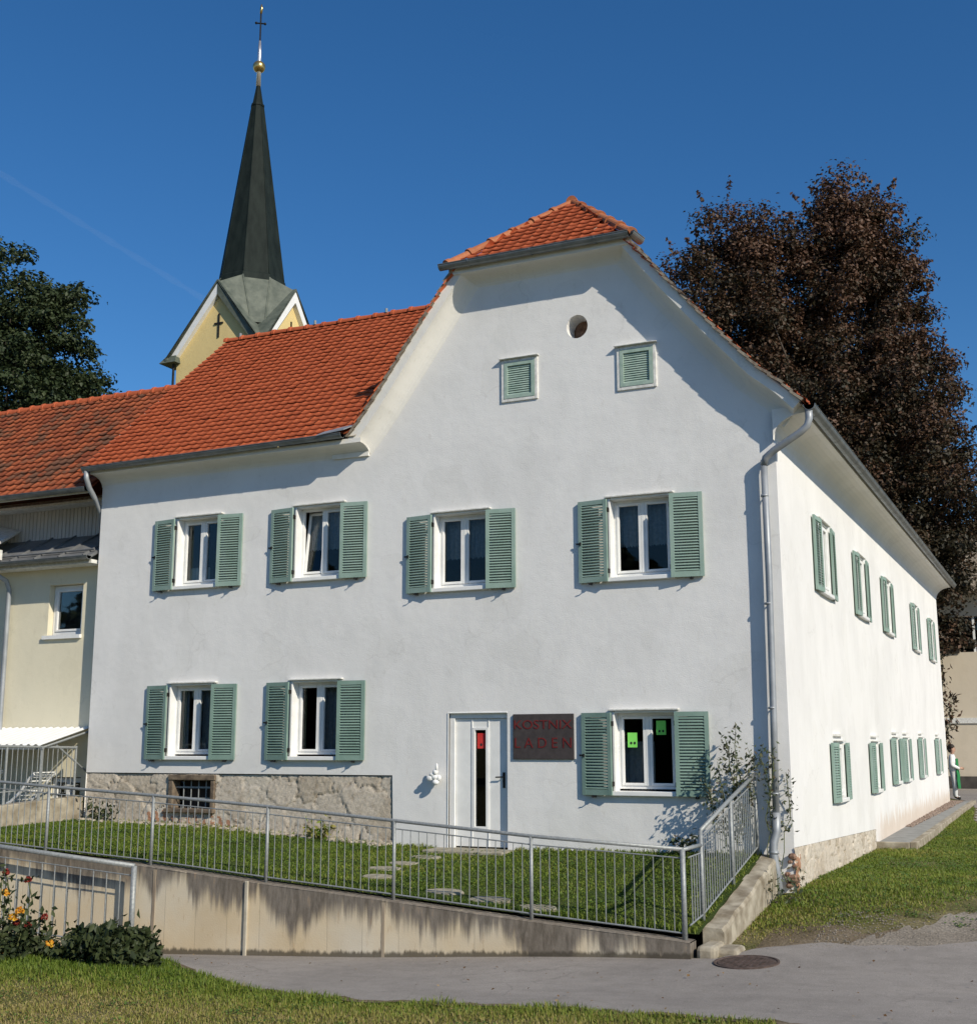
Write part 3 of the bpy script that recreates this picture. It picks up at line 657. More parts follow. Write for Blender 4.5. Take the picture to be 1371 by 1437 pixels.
# right-hand eaves cove, a deeper one, with a closed end
def cove_s(y):
    z = eave_rise(y); r = [(.47, y, 6.50+z), (.47, y, 6.40+z)]
    for k in range(1, 9):
        t = k/8*PI/2; r.append((.47-.475*math.sin(t), y, 6.40+z-.36*(1-math.cos(t))))
    return r
ys = np.linspace(-.12, 25.75, 40)
co.strip([cove_s(y) for y in ys])
e0 = cove_s(-.12); co.add(e0+[(-.005, -.12, 6.50)], [tuple(range(len(e0)+1))])
e1 = cove_s(25.75); co.add(e1+[(-.005, 25.75, 6.9)], [tuple(range(len(e1)+1))])
co.build('cornice', M['cornice'], house)

# --- tiled roofs
def tiles(name, P0, U, V, ulen, vlen, mat, parent, inside=None, wdt=.2, exp=.2, seed=1, roll=.018, deck=True, stag=0., amp=.013):
    r = np.random.default_rng(seed); U = np.array(U, float); V = np.array(V, float); U /= np.linalg.norm(U); V = V-U*(U@V); V /= np.linalg.norm(V)
    Nn = np.cross(U, V); Nn = Nn if Nn[2] > 0 else -Nn; P0 = np.array(P0, float)
    nu = int(ulen/wdt); nv = int(round(vlen/exp)); ex = vlen/nv; wd = ulen/nu
    ci, ri = np.meshgrid(np.arange(nu), np.arange(nv), indexing='ij'); ci = ci.ravel(); ri = ri.ravel()
    cu = (ci+.5+stag*(ri % 2))*wd; cv = (ri+.5)*ex
    if inside is not None:
        C = P0+np.outer(cu, U)+np.outer(cv, V); k = inside(C); cu, cv = cu[k], cv[k]
    n = len(cu); K = 6; s = np.linspace(0, 1, K)
    hh = roll*np.array([.75, .05, 0., .1, .55, 1.0])[:K]
    lip = -.005*np.sin(np.clip(s, 0, 1)*PI)
    ju = r.normal(0, .002, n); jv = r.normal(0, .006, n); jh = r.normal(0, .004, n)
    uu = cu[:, None]+ju[:, None]+(s-.5)*wd*1.02
    f_v = (cv-ex*.5)[:, None]+jv[:, None]+lip; b_v = (cv+ex*.62)[:, None]+0*lip
    f_h = hh+.042+jh[:, None]; b_h = hh+.006+jh[:, None]*.3
    def pt(u, v, h): return P0+u[..., None]*U+v[..., None]*V+h[..., None]*Nn
    A = pt(uu, f_v, f_h-.024); B = pt(uu, f_v, f_h); Cc = pt(uu, b_v, b_h)
    Vv = np.stack([A, B, Cc], 1).reshape(-1, 3); base = np.arange(n)*(3*K)
    q = []
    for row in range(2):
        for j in range(K-1): q.append([row*K+j, row*K+j+1, (row+1)*K+j+1, (row+1)*K+j])
    q = np.array(q); F = (base[:, None, None]+q[None]).reshape(-1, 4)
    tint = np.repeat(r.uniform(0, 1, n), 3*K)
    if deck and inside is None:
        D = np.array([P0-.0*Nn, P0+U*ulen, P0+U*ulen+V*vlen, P0+V*vlen])-.012*Nn; F = np.vstack([F, [[len(Vv)+i for i in range(4)]]]); Vv = np.vstack([Vv, D]); tint = np.r_[tint, [.2]*4]
    return raw_mesh(name, Vv, F, mat, parent, tint=tint)
def ridge(name, pts_list, mat, parent, r=.115, step=.36):
    mb = MB(); tint = []
    for A, B in pts_list:
        A = Vector(A); B = Vector(B); L = (B-A).length; n = max(1, int(L/step)); d = (B-A)/n; dn = d.normalized(); side = dn.cross(Vector((0, 0, 1))).normalized(); up = side.cross(dn)
        for k in range(n):
            b = len(mb.v); j = random.uniform(-.006, .006); jr = random.uniform(-.004, .004)
            rows = []
            for (t, rr) in ((-.06, r+.018), (.1, r+.016), (.12, r), (1.0, r-.012)):
                c = A+d*(k+t); rows.append([c+side*math.cos(a)*(rr+jr)+up*(math.sin(a)*(rr+jr)+j) for a in np.linspace(-.25, PI+.25, 11)])
            mb.strip(rows); mb.add([A+d*(k-.06)]+rows[0], [(0, i, i+1) for i in range(1, 11)]); tv = random.random(); tint += [tv]*(len(mb.v)-b)
    return mb.build(name, mat, parent, smooth=False, tint=tint)
RX, RZ, HY = -3.76, 11.28, 1.6
LS = .89   # slope of the street-side roof
zl = lambda y: 6.85+LS*(y+.35)
zrl = lambda x: 9.38+1.28*(x+5.3)     # left slope of the gabled wing
inside_left = lambda C: (C[:, 2] > zrl(C[:, 0])-.15) | (C[:, 0] < -7.3)
tl_v = math.hypot(3.9+.38, LS*(3.9+.38))
tiles('roof', (-13.12, -.38, 6.83), (1, 0, 0), (0, 1, LS), 9.0, tl_v, M['newtile'], house, inside=inside_left, wdt=.19, exp=.186, seed=2)
dk = MB(); dk.add([(-13.1, -.34, 6.82), (-7.1, -.34, 6.82), (-4.3, 3.9, 10.58), (-13.1, 3.9, 10.58)], [(0, 1, 2, 3)]); dk.add([(-13.1, 3.9, 10.58), (-4.3, 3.9, 10.58), (-7, 8.15, 6.8), (-13.1, 8.15, 6.8)], [(0, 1, 2, 3)])
dk.add([(RX, HY-.1, RZ-.06), (-5.26, -.29, 9.36), (-7.2, -.29, 6.78), (-7.2, 25.6, 7.1), (RX, 25.6, RZ+.28)], [(0, 1, 2, 3, 4)])
dk.add([(RX, HY-.1, RZ-.06), (-2.08, -.29, 9.38), (-.18, -.29, 7.06), (.48, -.29, 6.46), (.48, 25.7, 6.82), (-.18, 25.7, 7.42), (RX, 25.6, RZ+.28)], [(0, 1, 2, 5, 6), (2, 3, 4, 5)])
dk.add([(RX, HY, RZ-.06), (-5.3, -.33, 9.52), (-2.05, -.33, 9.52)], [(0, 1, 2)])
dk.add([(-13.13, -.38, 6.72), (-13.13, 3.9, 10.5), (-13.13, 3.9, 10.66), (-13.13, -.38, 6.86), (-13.1, -.38, 6.72), (-13.1, 3.9, 10.5), (-13.1, 3.9, 10.66), (-13.1, -.38, 6.86)], [(0, 1, 2, 3), (4, 5, 6, 7), (0, 1, 5, 4), (3, 2, 6, 7)])
dk.build('roof_deck', M['mortar'], house)
tiles('rear_roof', (-13.12, 8.2, 6.85), (1, 0, 0), (0, -1, LS), 6.1, tl_v, M['newtile'], house, seed=3, wdt=.25, exp=.3)
# gabled wing: right slope (steep part and bell-cast foot), left slope, hip
Uy = (0, 1, .0137)
vR = Vector((RX+.18, 0, RZ-7.13)); tiles('right_roof', (-.18, -.34, 7.15), Uy, (RX+.18, 0, RZ-7.12), 26.1, vR.length, M['newtile'], house, seed=4, wdt=.22, exp=.22,
      inside=lambda C: C[:, 1] > -.4+np.clip((C[:, 2]-9.5)/1.8, 0, 1)*2.0)
tiles('roof_foot', (.52, -.34, 6.50), Uy, (-.70, 0, .65), 26.1, .95, M['newtile'], house, seed=5, wdt=.2, exp=.2)
tiles('left_slope_roof', (-7.22, -.34, 6.86), Uy, (RX+7.22, 0, RZ-6.86), 26.1, math.hypot(RX+7.22, RZ-6.86), M['newtile'], house, seed=6, wdt=.22, exp=.22,
      inside=lambda C: (C[:, 1] > -.4+np.clip((C[:, 2]-9.5)/1.8, 0, 1)*2.0) & ((C[:, 2] > 6.85+LS*(C[:, 1]+.35)) | (C[:, 1] > 3.9) | (C[:, 1] < -.2)))
hv = Vector((0, HY+.36, RZ-9.56))
def in_hip(C):
    t = (C[:, 2]-9.56)/(RZ-9.56); return (C[:, 0] > -5.32+(RX+5.32)*t+.02) & (C[:, 0] < -2.06+(RX+2.06)*t-.02)
tiles('hip_roof', (-5.4, -.38, 9.56), (1, 0, 0), (0, hv.y, hv.z), 3.44, hv.length, M['newtile'], house, inside=in_hip, seed=7, wdt=.2, exp=.2)
ridge('ridge_tiles', [((-5.3, -.36, 9.60), (RX, HY, RZ-.02)), ((-2.05, -.36, 9.58), (RX, HY, RZ-.02)), ((RX, HY-.05, RZ-.01), (RX, 25.5, RZ+.36))], M['ridgetile'], house, r=.088, step=.47)
ridge('ridge_tiles', [((-13.12, 3.9, 10.66), (-4.4, 3.9, 10.66))], M['newtile'], house, r=.082, step=.42)
# verge: lichened tile edges along the gable
def edge_run(P, jag=.2):
    vg = MB()
    for (a, b) in zip(P[:-1], P[1:]):
        a = Vector(a); b = Vector(b); L = (b-a).length; n = max(1, int(round(L/jag))); dd = (b-a)/n; nn = Vector((-dd.y, dd.x)).normalized()
        if nn.y < 0: nn = -nn
        up = dd if dd.y > 0 else -dd
        for k in range(n):
            c = a+dd*k; c2 = c+dd*1.12; lo, hi = (c, c2) if dd.y > 0 else (c2, c)
            q = [lo+nn*.01, hi-nn*.012, hi+nn*.022, lo+nn*.055]; y0 = -.36+random.uniform(-.012, .012)
            vg.prism([(p.x, y0, p.y) for p in q], [(p.x, -.2, p.y) for p in q])
    vg.build('verge_tiles', M['lichen'], house)
edge_run(OUT[:6]); edge_run(OUT[6:])
# --- gutters
def gutter(path, r, brackets, name='gutter', mat=None, rim=True):
    mb = MB(); path = [Vector(p) for p in path]
    for rr, dz in ((r, 0), (r-.008, 0)):
        rows = []
        for i, p in enumerate(path):
            d = (path[min(i+1, len(path)-1)]-path[max(i-1, 0)]).normalized(); sd = d.cross(Vector((0, 0, 1))).normalized()
            rows.append([p+sd*rr*math.cos(a)+Vector((0, 0, rr*math.sin(a))) for a in np.linspace(PI, 2*PI, 10)])
        mb.strip(rows)
        for rw in (rows[0], rows[-1]): mb.add(rw, [tuple(range(len(rw)))])
    for sgn in (-1, 1):
        pts = []
        for i, p in enumerate(path):
            d = (path[min(i+1, len(path)-1)]-path[max(i-1, 0)]).normalized(); sd = d.cross(Vector((0, 0, 1))).normalized(); pts.append(p+sd*r*sgn)
        mb.tube(pts, .009, 6)
    L = [(path[i], path[i+1]) for i in range(len(path)-1)]
    for a, b in L:
        n = int((b-a).length/brackets); d = (b-a).normalized(); sd = d.cross(Vector((0, 0, 1))).normalized()
        for k in range(n):
            c = a+(b-a)*((k+.5)/n); rows = [[c+d*q+sd*(r+.008)*math.cos(t)+Vector((0, 0, (r+.008)*math.sin(t))) for t in np.linspace(PI, 2*PI, 9)] for q in (-.015, .015)]
            mb.strip(rows)
    return mb.build(name, mat or M['zinc'], house if name == 'gutter' else None)
gutter([(HX0-.1, -.44, 6.80), (-7.28, -.44, 6.85)], .075, .95)
gutter([(-5.42, -.43, 9.58), (-2.06, -.43, 9.58)], .085, .9)
gutter([(-2.06, -.40, 9.60), (-1.97, -.12, 9.55)], .085, 2)
gutter([(.57, -.28, 6.47), (.57, 25.8, 6.84)], .085, .9)
fl = MB(); fl.prism([(-7.75, -.54, 6.84), (-7.2, -.53, 6.89), (-7.1, -.2, 7.06), (-7.75, -.2, 7.0)], [(-7.75, -.54, 6.855), (-7.2, -.53, 6.905), (-7.1, -.2, 7.075), (-7.75, -.2, 7.015)]); fl.build('flashing', M['zincpipe'], house)
# --- downpipes
dp_ = MB()
dp_.tube([(.55, -.22, 6.42), (.55, -.22, 6.27), (.52, -.22, 6.17), (.42, -.2, 6.09), (0, -.15, 5.86), (-.13, -.12, 5.77), (-.16, -.11, 5.66)], .055, 12)
dp_.tube([(-.16, -.11, 5.74), (-.16, -.11, 4.0), (-.185, -.11, 2.0), (-.21, -.11, .62)], .05, 12)
dp_.tube([(-.21, -.11, .64), (-.215, -.12, .38), (-.25, -.16, .24), (-.26, -.17, .1), (-.235, -.17, -.1), (-.19, -.15, -.62)], .062, 12)
for z in (5.2, 3.6, 2.1, .9):
    dp_.tube([(-.168-.01*(5.2-z), -.11, z-.015), (-.168-.01*(5.2-z), -.11, z+.015)], .06, 12)
    dp_.box((-.175-.01*(5.2-z), -.1, z-.008), (-.155-.01*(5.2-z), .0, z+.008))
dp_.tube([(-.25, -.165, .08), (-.25, -.165, .12)], .07, 12)
dp_.build('downpipe', M['zincpipe'], house, smooth=True)
d2 = MB(); d2.tube([(HX0-.02, -.44, 6.74), (HX0-.02, -.43, 6.6), (HX0-.0, -.36, 6.42), (HX0-.05, -.12, 6.24), (HX0-.08, .1, 6.0), (HX0-.08, .15, 5.5)], .05, 10); d2.build('downpipe', M['zincpipe'], house, smooth=True)
lr = MB(); lr.tube([(-2.35, .1, 9.7), (-2.35, .1, 10.05)], .008, 6)
for x in (-12.7, -10.7, -8.9, -7.1, -5.5): lr.tube([(x, 3.84, 10.70), (x, 3.84, 10.79)], .03, 8)
for y in (3, 5.5): lr.tube([(RX, y, RZ+.15), (RX, y, RZ+.3)], .012, 6)
lr.build('lightning_rod', M['galv'], house)

# --- things fixed to or leaning on the house
def text_mesh(body, size, depth, font=None):
    cu = bpy.data.curves.new('lettering', 'FONT'); cu.body = body; cu.size = size; cu.extrude = depth; cu.align_x = 'CENTER'
    o = bpy.data.objects.new('lettering', cu); COL.objects.link(o); bpy.context.view_layer.update()
    me = bpy.data.meshes.new_from_object(o.evaluated_get(bpy.context.evaluated_depsgraph_get())); bpy.data.objects.remove(o); bpy.data.curves.remove(cu)
    return me
sg = empty('shop_sign', (-3.78, -.02, 1.36), 'dark slate shop sign board with red capital letters beside the white door', 'sign')
b = MB(FT); b.box((-4.29, .004, 1.365), (-3.27, .035, 2.06)); b.build('sign_board', M['signboard'], sg, bevel=.008)
for body, z, sx, sz in (('KOSTNIX', 1.83, .97, .135), ('L A D E N', 1.54, .95, .155)):
    me = text_mesh(body, 1, .01); me.materials.append(M['signred']); co_ = np.zeros(len(me.vertices)*3); me.vertices.foreach_get('co', co_); co_ = co_.reshape(-1, 3)
    if body == 'LADEN':   # letters spaced apart: spread each island about its own centre
        pass
    mn, mx = co_.min(0), co_.max(0); wx = mx[0]-mn[0]; hz = mx[1]-mn[1]
    X = -3.78+(co_[:, 0]-(mn[0]+mx[0])/2)/wx*sx; Z = z+(co_[:, 1]-mn[1])/hz*sz; Y = -.036-(co_[:, 2]-mn[2])*.25
    me.vertices.foreach_set('co', (np.stack([X, Y, Z], -1)-np.array(sg.location)).ravel().astype('f')); o = bpy.data.objects.new('lettering', me); COL.objects.link(o); o.parent = sg
orn = empty('wall_ornament', (-5.62, -.05, 1.08), 'small white sculpted ornament fixed to the wall left of the door', 'ornament')
b = MB()
for c, r in (((-5.60, -.13, 1.16), (.045, .05, .05)), ((-5.62, -.11, 1.08), (.075, .06, .05)), ((-5.60, -.13, 1.0), (.06, .05, .045)), ((-5.57, -.15, 1.24), (.022, .022, .06)), ((-5.66, -.14, 1.12), (.05, .03, .03)), ((-5.70, -.15, 1.06), (.06, .02, .04)), ((-5.55, -.11, 1.07), (.04, .04, .05))): b.ball(c, r)
b.tube([(-5.62, 0, 1.08), (-5.62, -.1, 1.08)], .03, 8)
b.build('figure', M['white'], orn, smooth=True)
def notice(name, uc, zc, w_, h_, wy, mat, marks, label):
    e = empty(name, (uc, -wy, zc-h_/2), label, 'notice')
    b = MB(FT); b.box((uc-w_/2, wy, zc-h_/2), (uc+w_/2, wy+.003, zc+h_/2)); b.build('sheet', mat, e)
    k = MB(FT)
    for mx_, mz_, mr in marks: k.prism([(uc+mx_+mr*math.cos(2*PI*i/10), wy+.004, zc+mz_+mr*1.2*math.sin(2*PI*i/10)) for i in range(10)], [(uc+mx_+mr*math.cos(2*PI*i/10), wy+.006, zc+mz_+mr*1.2*math.sin(2*PI*i/10)) for i in range(10)])
    k.build('printed_mark', M['ink'], e)
notice('paper_notice', -2.385, 1.655, .15, .22, -.145+.005, M['paperg'], [(-.02, -.045, .018), (.035, -.045, .018)], 'bright green paper notice in the left pane of the window by the sign')
notice('paper_notice', -1.93, 1.835, .15, .21, -.145+.005, M['paperg'], [(-.025, -.05, .016), (.03, -.05, .016)], 'green paper notice higher up in the right pane of the window by the sign')
notice('paper_notice', -4.90, 1.65, .14, .24, -.107+.002, M['paperr'], [(0, -.06, .02)], 'red paper notice behind the narrow glass of the white door')

# ------------------------------------------------------------------ cream building on the left
cr = empty('cream_house', (-16.5, 3, -.3), 'cream rendered building with mossy old tile roof and grey sheet roof, left of white house', 'house')
b = MB()
wall_with_holes(b, [(-26, -1.2), (-13.0, -1.2), (-13.0, 5.12), (-26, 5.12)], [rect(-14.38, -13.52, 3.70, 4.70), rect(-14.1, -13.3, -.3, 1.0)], lambda u, d_, z: (u, .25+d_, z), [.3, .3])
b.add([(-26, .25, 5.1), (-26, 6, 5.1), (-26, 6, -1.2), (-26, .25, -1.2)], [(0, 1, 2, 3)]); b.add([(-26, 6, -1), (-13, 6, -1), (-13, 6, 6.6), (-26, 6, 6.6)], [(0, 1, 2, 3)])
b.build('wall', M['cream'], cr)
b = MB()
b.box((-26, .92, 5.6), (-13.0, 1.0, 6.6))
x = -26
while x < -13.05: b.box((x, .905, 5.7), (x+.085, .921, 6.58)); x += .1
b.build('boarding', M['siding'], cr)
b = MB(); b.prism([(-26, -.16, 5.10), (-26, .95, 5.74), (-26, .95, 5.80), (-26, -.18, 5.15)], [(-13.02, -.16, 5.10), (-13.02, .95, 5.74), (-13.02, .95, 5.80), (-13.02, -.18, 5.15)])
for x in np.arange(-25.6, -13.1, .62): b.hexa([(x, -.17, 5.15), (x+.03, -.17, 5.15), (x+.03, .94, 5.79), (x, .94, 5.79), (x, -.19, 5.19), (x+.03, -.19, 5.19), (x+.03, .94, 5.83), (x, .94, 5.83)])
b.tube([(-26, -.02, 5.30), (-13.05, -.02, 5.30)], .02, 6)
b.build('sheet_roof', M['metalroof'], cr)
b = MB(); b.box((-26, -.12, 5.02), (-13.02, .249, 5.09)); b.box((-26, .5, 6.38), (-13.02, .91, 6.43)); b.box((-26, -.27, 6.36), (-13.02, -.24, 6.5)); b.build('soffit', M['oldwhite'], cr)
def gut2(path, r, nm):
    o = gutter(path, r, .8, 'gutter_'); o.name = 'gutter'; o.parent = cr; o.location = -cr.location; return o
gut2([(-26, -.23, 5.12), (-12.98, -.23, 5.14)], .07, 'g'); gut2([(-26, -.33, 6.45), (-13.05, -.33, 6.45)], .075, 'g')
OLDV = (0, 3.32, 3.32*LS)
tiles('old_roof', (-26, -.32, 6.44), (1, 0, 0), OLDV, 13.05, math.hypot(3.32, 3.32*LS), M['oldtile'], cr, wdt=.21, exp=.235, seed=12, roll=.03)
tiles('old_rear_roof', (-26, 6.4, 6.44), (1, 0, 0), (0, -3.4, 2.95), 13.0, 4.5, M['oldtile'], cr, wdt=.4, exp=.4, seed=13)
ridge('ridge_tiles', [((-26, 3.0, 9.38), (-12.9, 3.0, 9.38))], M['newtile'], cr, r=.11)
w_ = MB(lambda p: Vector((p.x, .25-p.y, p.z))); ring(w_, -14.37, -13.53, 3.71, 4.69, .075, -.2, -.13); ring(w_, -14.295, -13.605, 3.785, 4.615, .045, -.185, -.115)
wo = w_.build('window', M['white'], cr, bevel=.006)
b = MB(lambda p: Vector((p.x, .25-p.y, p.z))); b.box((-14.26, -.16, 3.82), (-13.64, -.155, 4.58)); b.build('pane', M['glass'], wo)
b = MB(lambda p: Vector((p.x, .25-p.y, p.z))); b.box((-14.46, -.2, 3.63), (-13.5, .06, 3.70)); b.build('sill', M['white'], wo)
b = MB(lambda p: Vector((p.x, .25-p.y, p.z))); b.box((-14.5, -.31, 3.6), (-13.3, -.9, 4.8)); b.build('room', M['interior'], wo)
b = MB()
for k in range(5): b.tube([(-14.1+.09*k, .62, 3.8), (-14.12+.1*k, .6, 4.25+.08*(k % 3))], .012, 5)
b.build('pot_plant', M['stem'], wo)
b = MB(); b.tube([(-15.42, -.23, 5.06), (-15.42, -.21, 4.95), (-15.35, .05, 4.82), (-15.33, .12, 4.66), (-15.33, .13, 1.0), (-15.33, .13, -.5)], .05, 10); b.build('downpipe', M['zincpipe'], cr, smooth=True)
b = MB(lambda p: Vector((p.x, .25-p.y, p.z))); ring(b, -14.08, -13.32, -.3, .98, .08, -.2, -.1); b.box((-13.74, -.2, -.22), (-13.66, -.1, .9)); bo = b.build('basement_door', M['white'], cr)
b = MB(); b.box((-14.0, .42, -.2), (-13.4, .43, .9)); b.build('pane', M['glass'], bo)
b = MB(); b.box((-14.2, .7, -.4), (-13.2, 1.5, 1.1)); b.build('room', M['interior'], bo)
b = MB(); b.hexa([(-16.9, -.7, 5.5), (-15.35, -.2, 5.22), (-15.35, -.1, 5.22), (-16.9, -.6, 5.5), (-16.9, -.7, 5.68), (-15.35, -.2, 5.42), (-15.35, -.1, 5.42), (-16.9, -.6, 5.68)]); b.hexa([(-17.5, -.66, 5.72), (-15.6, -.16, 5.46), (-15.9, .85, 5.95), (-17.5, .85, 6.3), (-17.5, -.66, 5.79), (-15.6, -.16, 5.52), (-15.9, .85, 6.0), (-17.5, .85, 6.37)])
b.cur = 0; b.build('porch_gable', M['oldwhite'], cr)
# corrugated awning
aw = empty('corrugated_awning', (-14.5, 0, 1.7), 'white corrugated awning sheet over the cellar stair beside the cream wall', 'awning')
b = MB(); n = 120; rows = []
for y, z in ((.24, 1.93), (-1.0, 1.60)): rows.append([(-16.6+3.5*i/n, y, z+.018*math.sin(i*1.05)) for i in range(n+1)])
rows2 = [[(p[0], p[1], p[2]-.006) for p in r] for r in rows]; b.strip(rows); b.strip(rows2); b.build('sheet', M['white'], aw, smooth=True)
b = MB(); b.box((-16.6, -1.0, 1.52), (-13.08, -.95, 1.57)); b.tube([(-13.12, .2, 1.85), (-13.12, -.97, 1.55)], .022, 6); b.tube([(-13.15, .24, 1.1), (-13.15, -.6, 1.6)], .018, 6); b.tube([(-13.12, -.97, 1.55), (-13.12, -.97, .62)], .022, 6); b.build('bracket', M['galv'], aw)
# stair cheek wall and its railing
lwl = MB(); lwl.hexa([(-13.28, -3.5, -1.2), (-13.03, -3.5, -1.2), (-13.03, .2, -1.2), (-13.28, .2, -1.2), (-13.28, -3.5, .50), (-13.03, -3.5, .50), (-13.03, .2, .68), (-13.28, .2, .68)])
o = lwl.build('stair_wall', M['kerb'], None, bevel=.015); tag(o, 'low weathered concrete wall of the cellar stair at the left end of the lawn', 'wall')
sr = empty('stair_railing', (-13.15, -1.5, .6), 'galvanised bar railing on the low stair wall under the corrugated awning', 'railing')
b = MB(); b.tube([(-13.15, -3.4, 1.60), (-13.15, -.08, 1.55)], .024, 8); b.build('top_rail', M['galv'], sr)
for y in (-.08, -1.75, -3.4): b = MB(); b.tube([(-13.15, y, .48), (-13.15, y, 1.58)], .022, 8); b.build('post', M['galv'], sr)
b = MB(); b.tube([(-13.15, -3.4, .74), (-13.15, -.08, .86)], .012, 6)
for y in np.arange(-3.3, -.1, .12): b.tube([(-13.15, y, .74), (-13.15, y, 1.58)], .008, 5)
b.build('bar_panel', M['galv'], sr)
# white slatted garden loungers leaning in the stair yard
def lounger(x, y, z, label):
    e = empty('garden_lounger', (x, y, z), label, 'lounger')
    pts = [(0, 0), (.25, .05), (.5, .16), (.72, .34), (.9, .56), (1.02, .66)]
    for dy in (0, .5): b = MB(); b.tube([(x-.55+p[0], y+dy, z+.1+p[1]) for p in pts], .028, 6); b.build('side_rail', M['white'], e)
    b = MB()
    for t in np.linspace(0, 1, 13):
        px_ = np.interp(t, np.linspace(0, 1, 6), [p[0] for p in pts]); pz_ = np.interp(t, np.linspace(0, 1, 6), [p[1] for p in pts]); b.box((x-.55+px_-.025, y, z+.115+pz_), (x-.55+px_+.025, y+.5, z+.135+pz_))
    b.build('slats', M['white'], e)
    for dx in (-.4, .3): b = MB(); b.tube([(x+dx, y+.02, z-.5), (x+dx, y+.02, z+.15)], .022, 6); b.tube([(x+dx, y+.48, z-.5), (x+dx, y+.48, z+.15)], .022, 6); b.build('leg', M['white'], e)
lounger(-13.95, -.75, .32, 'white slatted garden lounger near the basement door behind the stair railing')
lounger(-15.0, -1.0, .35, 'white slatted garden lounger cut by the left edge of the photo under the awning')

# ------------------------------------------------------------------ retaining wall, fences
WX = [-26, -13, -11, -8.2, -6.3, -4.35, -2.46, -.57, -.3]; WZ = [.25, .17, .06, -.09, -.235, -.365, -.50, -.615, -.64]
wt = lambda x: float(np.interp(x, WX, WZ)); wb = lambda x: float(T(x, -3.8))-.25
rw = empty('retaining_wall', (-7, -3.68, -1.2), 'long low concrete retaining wall with dark water stains along the road', 'wall')
xs = list(np.linspace(-26, -14, 12))+list(np.arange(-13.9, -.42, .08)); nz = 26; Vv = []; tint = []
for x in xs:
    for j in range(nz+1):
        z = wb(x)+(wt(x)-wb(x))*j/nz; Vv.append((x, -3.80+.004*math.sin(x*3)+.003*random.random(), z)); tint.append(wt(x)-z)
n0 = len(xs); I = np.arange(n0*(nz+1)).reshape(n0, nz+1); F = np.stack([I[:-1, :-1], I[1:, :-1], I[1:, 1:], I[:-1, 1:]], -1).reshape(-1, 4).tolist()
b0 = len(Vv)
for x in xs: Vv += [(x, -3.80, wt(x)+.002), (x, -3.79, wt(x)+.012), (x, -3.565, wt(x)+.012), (x, -3.55, wt(x)), (x, -3.55, wb(x))]; tint += [0, 0, .0, .05, .5]
for i in range(n0-1):
    for k in range(4): F.append([b0+i*5+k, b0+(i+1)*5+k, b0+(i+1)*5+k+1, b0+i*5+k+1])
x = xs[-1]; b1 = len(Vv); Vv += [(x, -3.8, wb(x)), (x, -3.8, wt(x)), (x, -3.55, wt(x)), (x, -3.55, wb(x))]; tint += [.5, 0, 0, .5]; F.append([b1, b1+1, b1+2, b1+3])
wbo = raw_mesh('wall_body', Vv, F, M['retain'], rw, tint=tint)
fa = wbo.data.attributes.new('foot', 'FLOAT', 'POINT'); fa.data.foreach_set('value', np.array([p[2]-float(T(p[0], -3.9))-.02 for p in Vv], 'f'))
b = MB(); b.box((-6.56, -3.83, wb(-6.5)), (-6.505, -3.80, wt(-6.5)+.02)); b.build('conduit', mottled('grey_beige_conduit', (.40, .36, .28), (.52, .47, .37), 5, .8), rw, bevel=.01)
b = MB()
for x in (-8.12, -4.46): b.box((x, -3.806, wb(x)), (x+.045, -3.79, wt(x)-.02))
b.build('joint_strip', mottled('joint_mortar', (.24, .19, .14), (.40, .33, .24), 4, .9, stretch=(1, 1, .4)), rw)
fe = empty('front_fence', (-5.5, -3.68, -.2), 'galvanised bar fence on top of the stained retaining wall', 'fence')
FX = [-14.0, -12.1, -10.25, -8.28, -6.32, -4.36, -2.45, -.55]
RZ_ = lambda x: float(np.interp(x, [-14, -12, -10.3, -8.3, -6.32, -4.36, -2.45, -.55], [1.19, 1.09, .99, .89, .77, .63, .49, .395]))
b = MB(); b.tube([(x, -3.68, RZ_(x)) for x in FX], .023, 10); b.build('top_rail', M['galv'], fe, smooth=True)
for x in FX: b = MB(); b.tube([(x, -3.68, wt(x)-.05), (x, -3.68, RZ_(x))], .024 if x < -1 else .032, 8); b.build('post', M['galv'], fe, smooth=True)
for a, c in zip(FX[:-1], FX[1:]):
    b = MB(); lo = lambda x: wt(x)+.08; hi = lambda x: RZ_(x)-.10
    b.tube([(a, -3.68, hi(a)), (c, -3.68, hi(c))], .009, 6); b.tube([(a, -3.68, lo(a)), (c, -3.68, lo(c))], .011, 6)
    n = 16
    for k in range(1, n): x = a+(c-a)*k/n; b.tube([(x, -3.68, lo(x)), (x, -3.68, hi(x))], .0062, 5, False)
    b.build('bar_panel', M['galv'], fe)
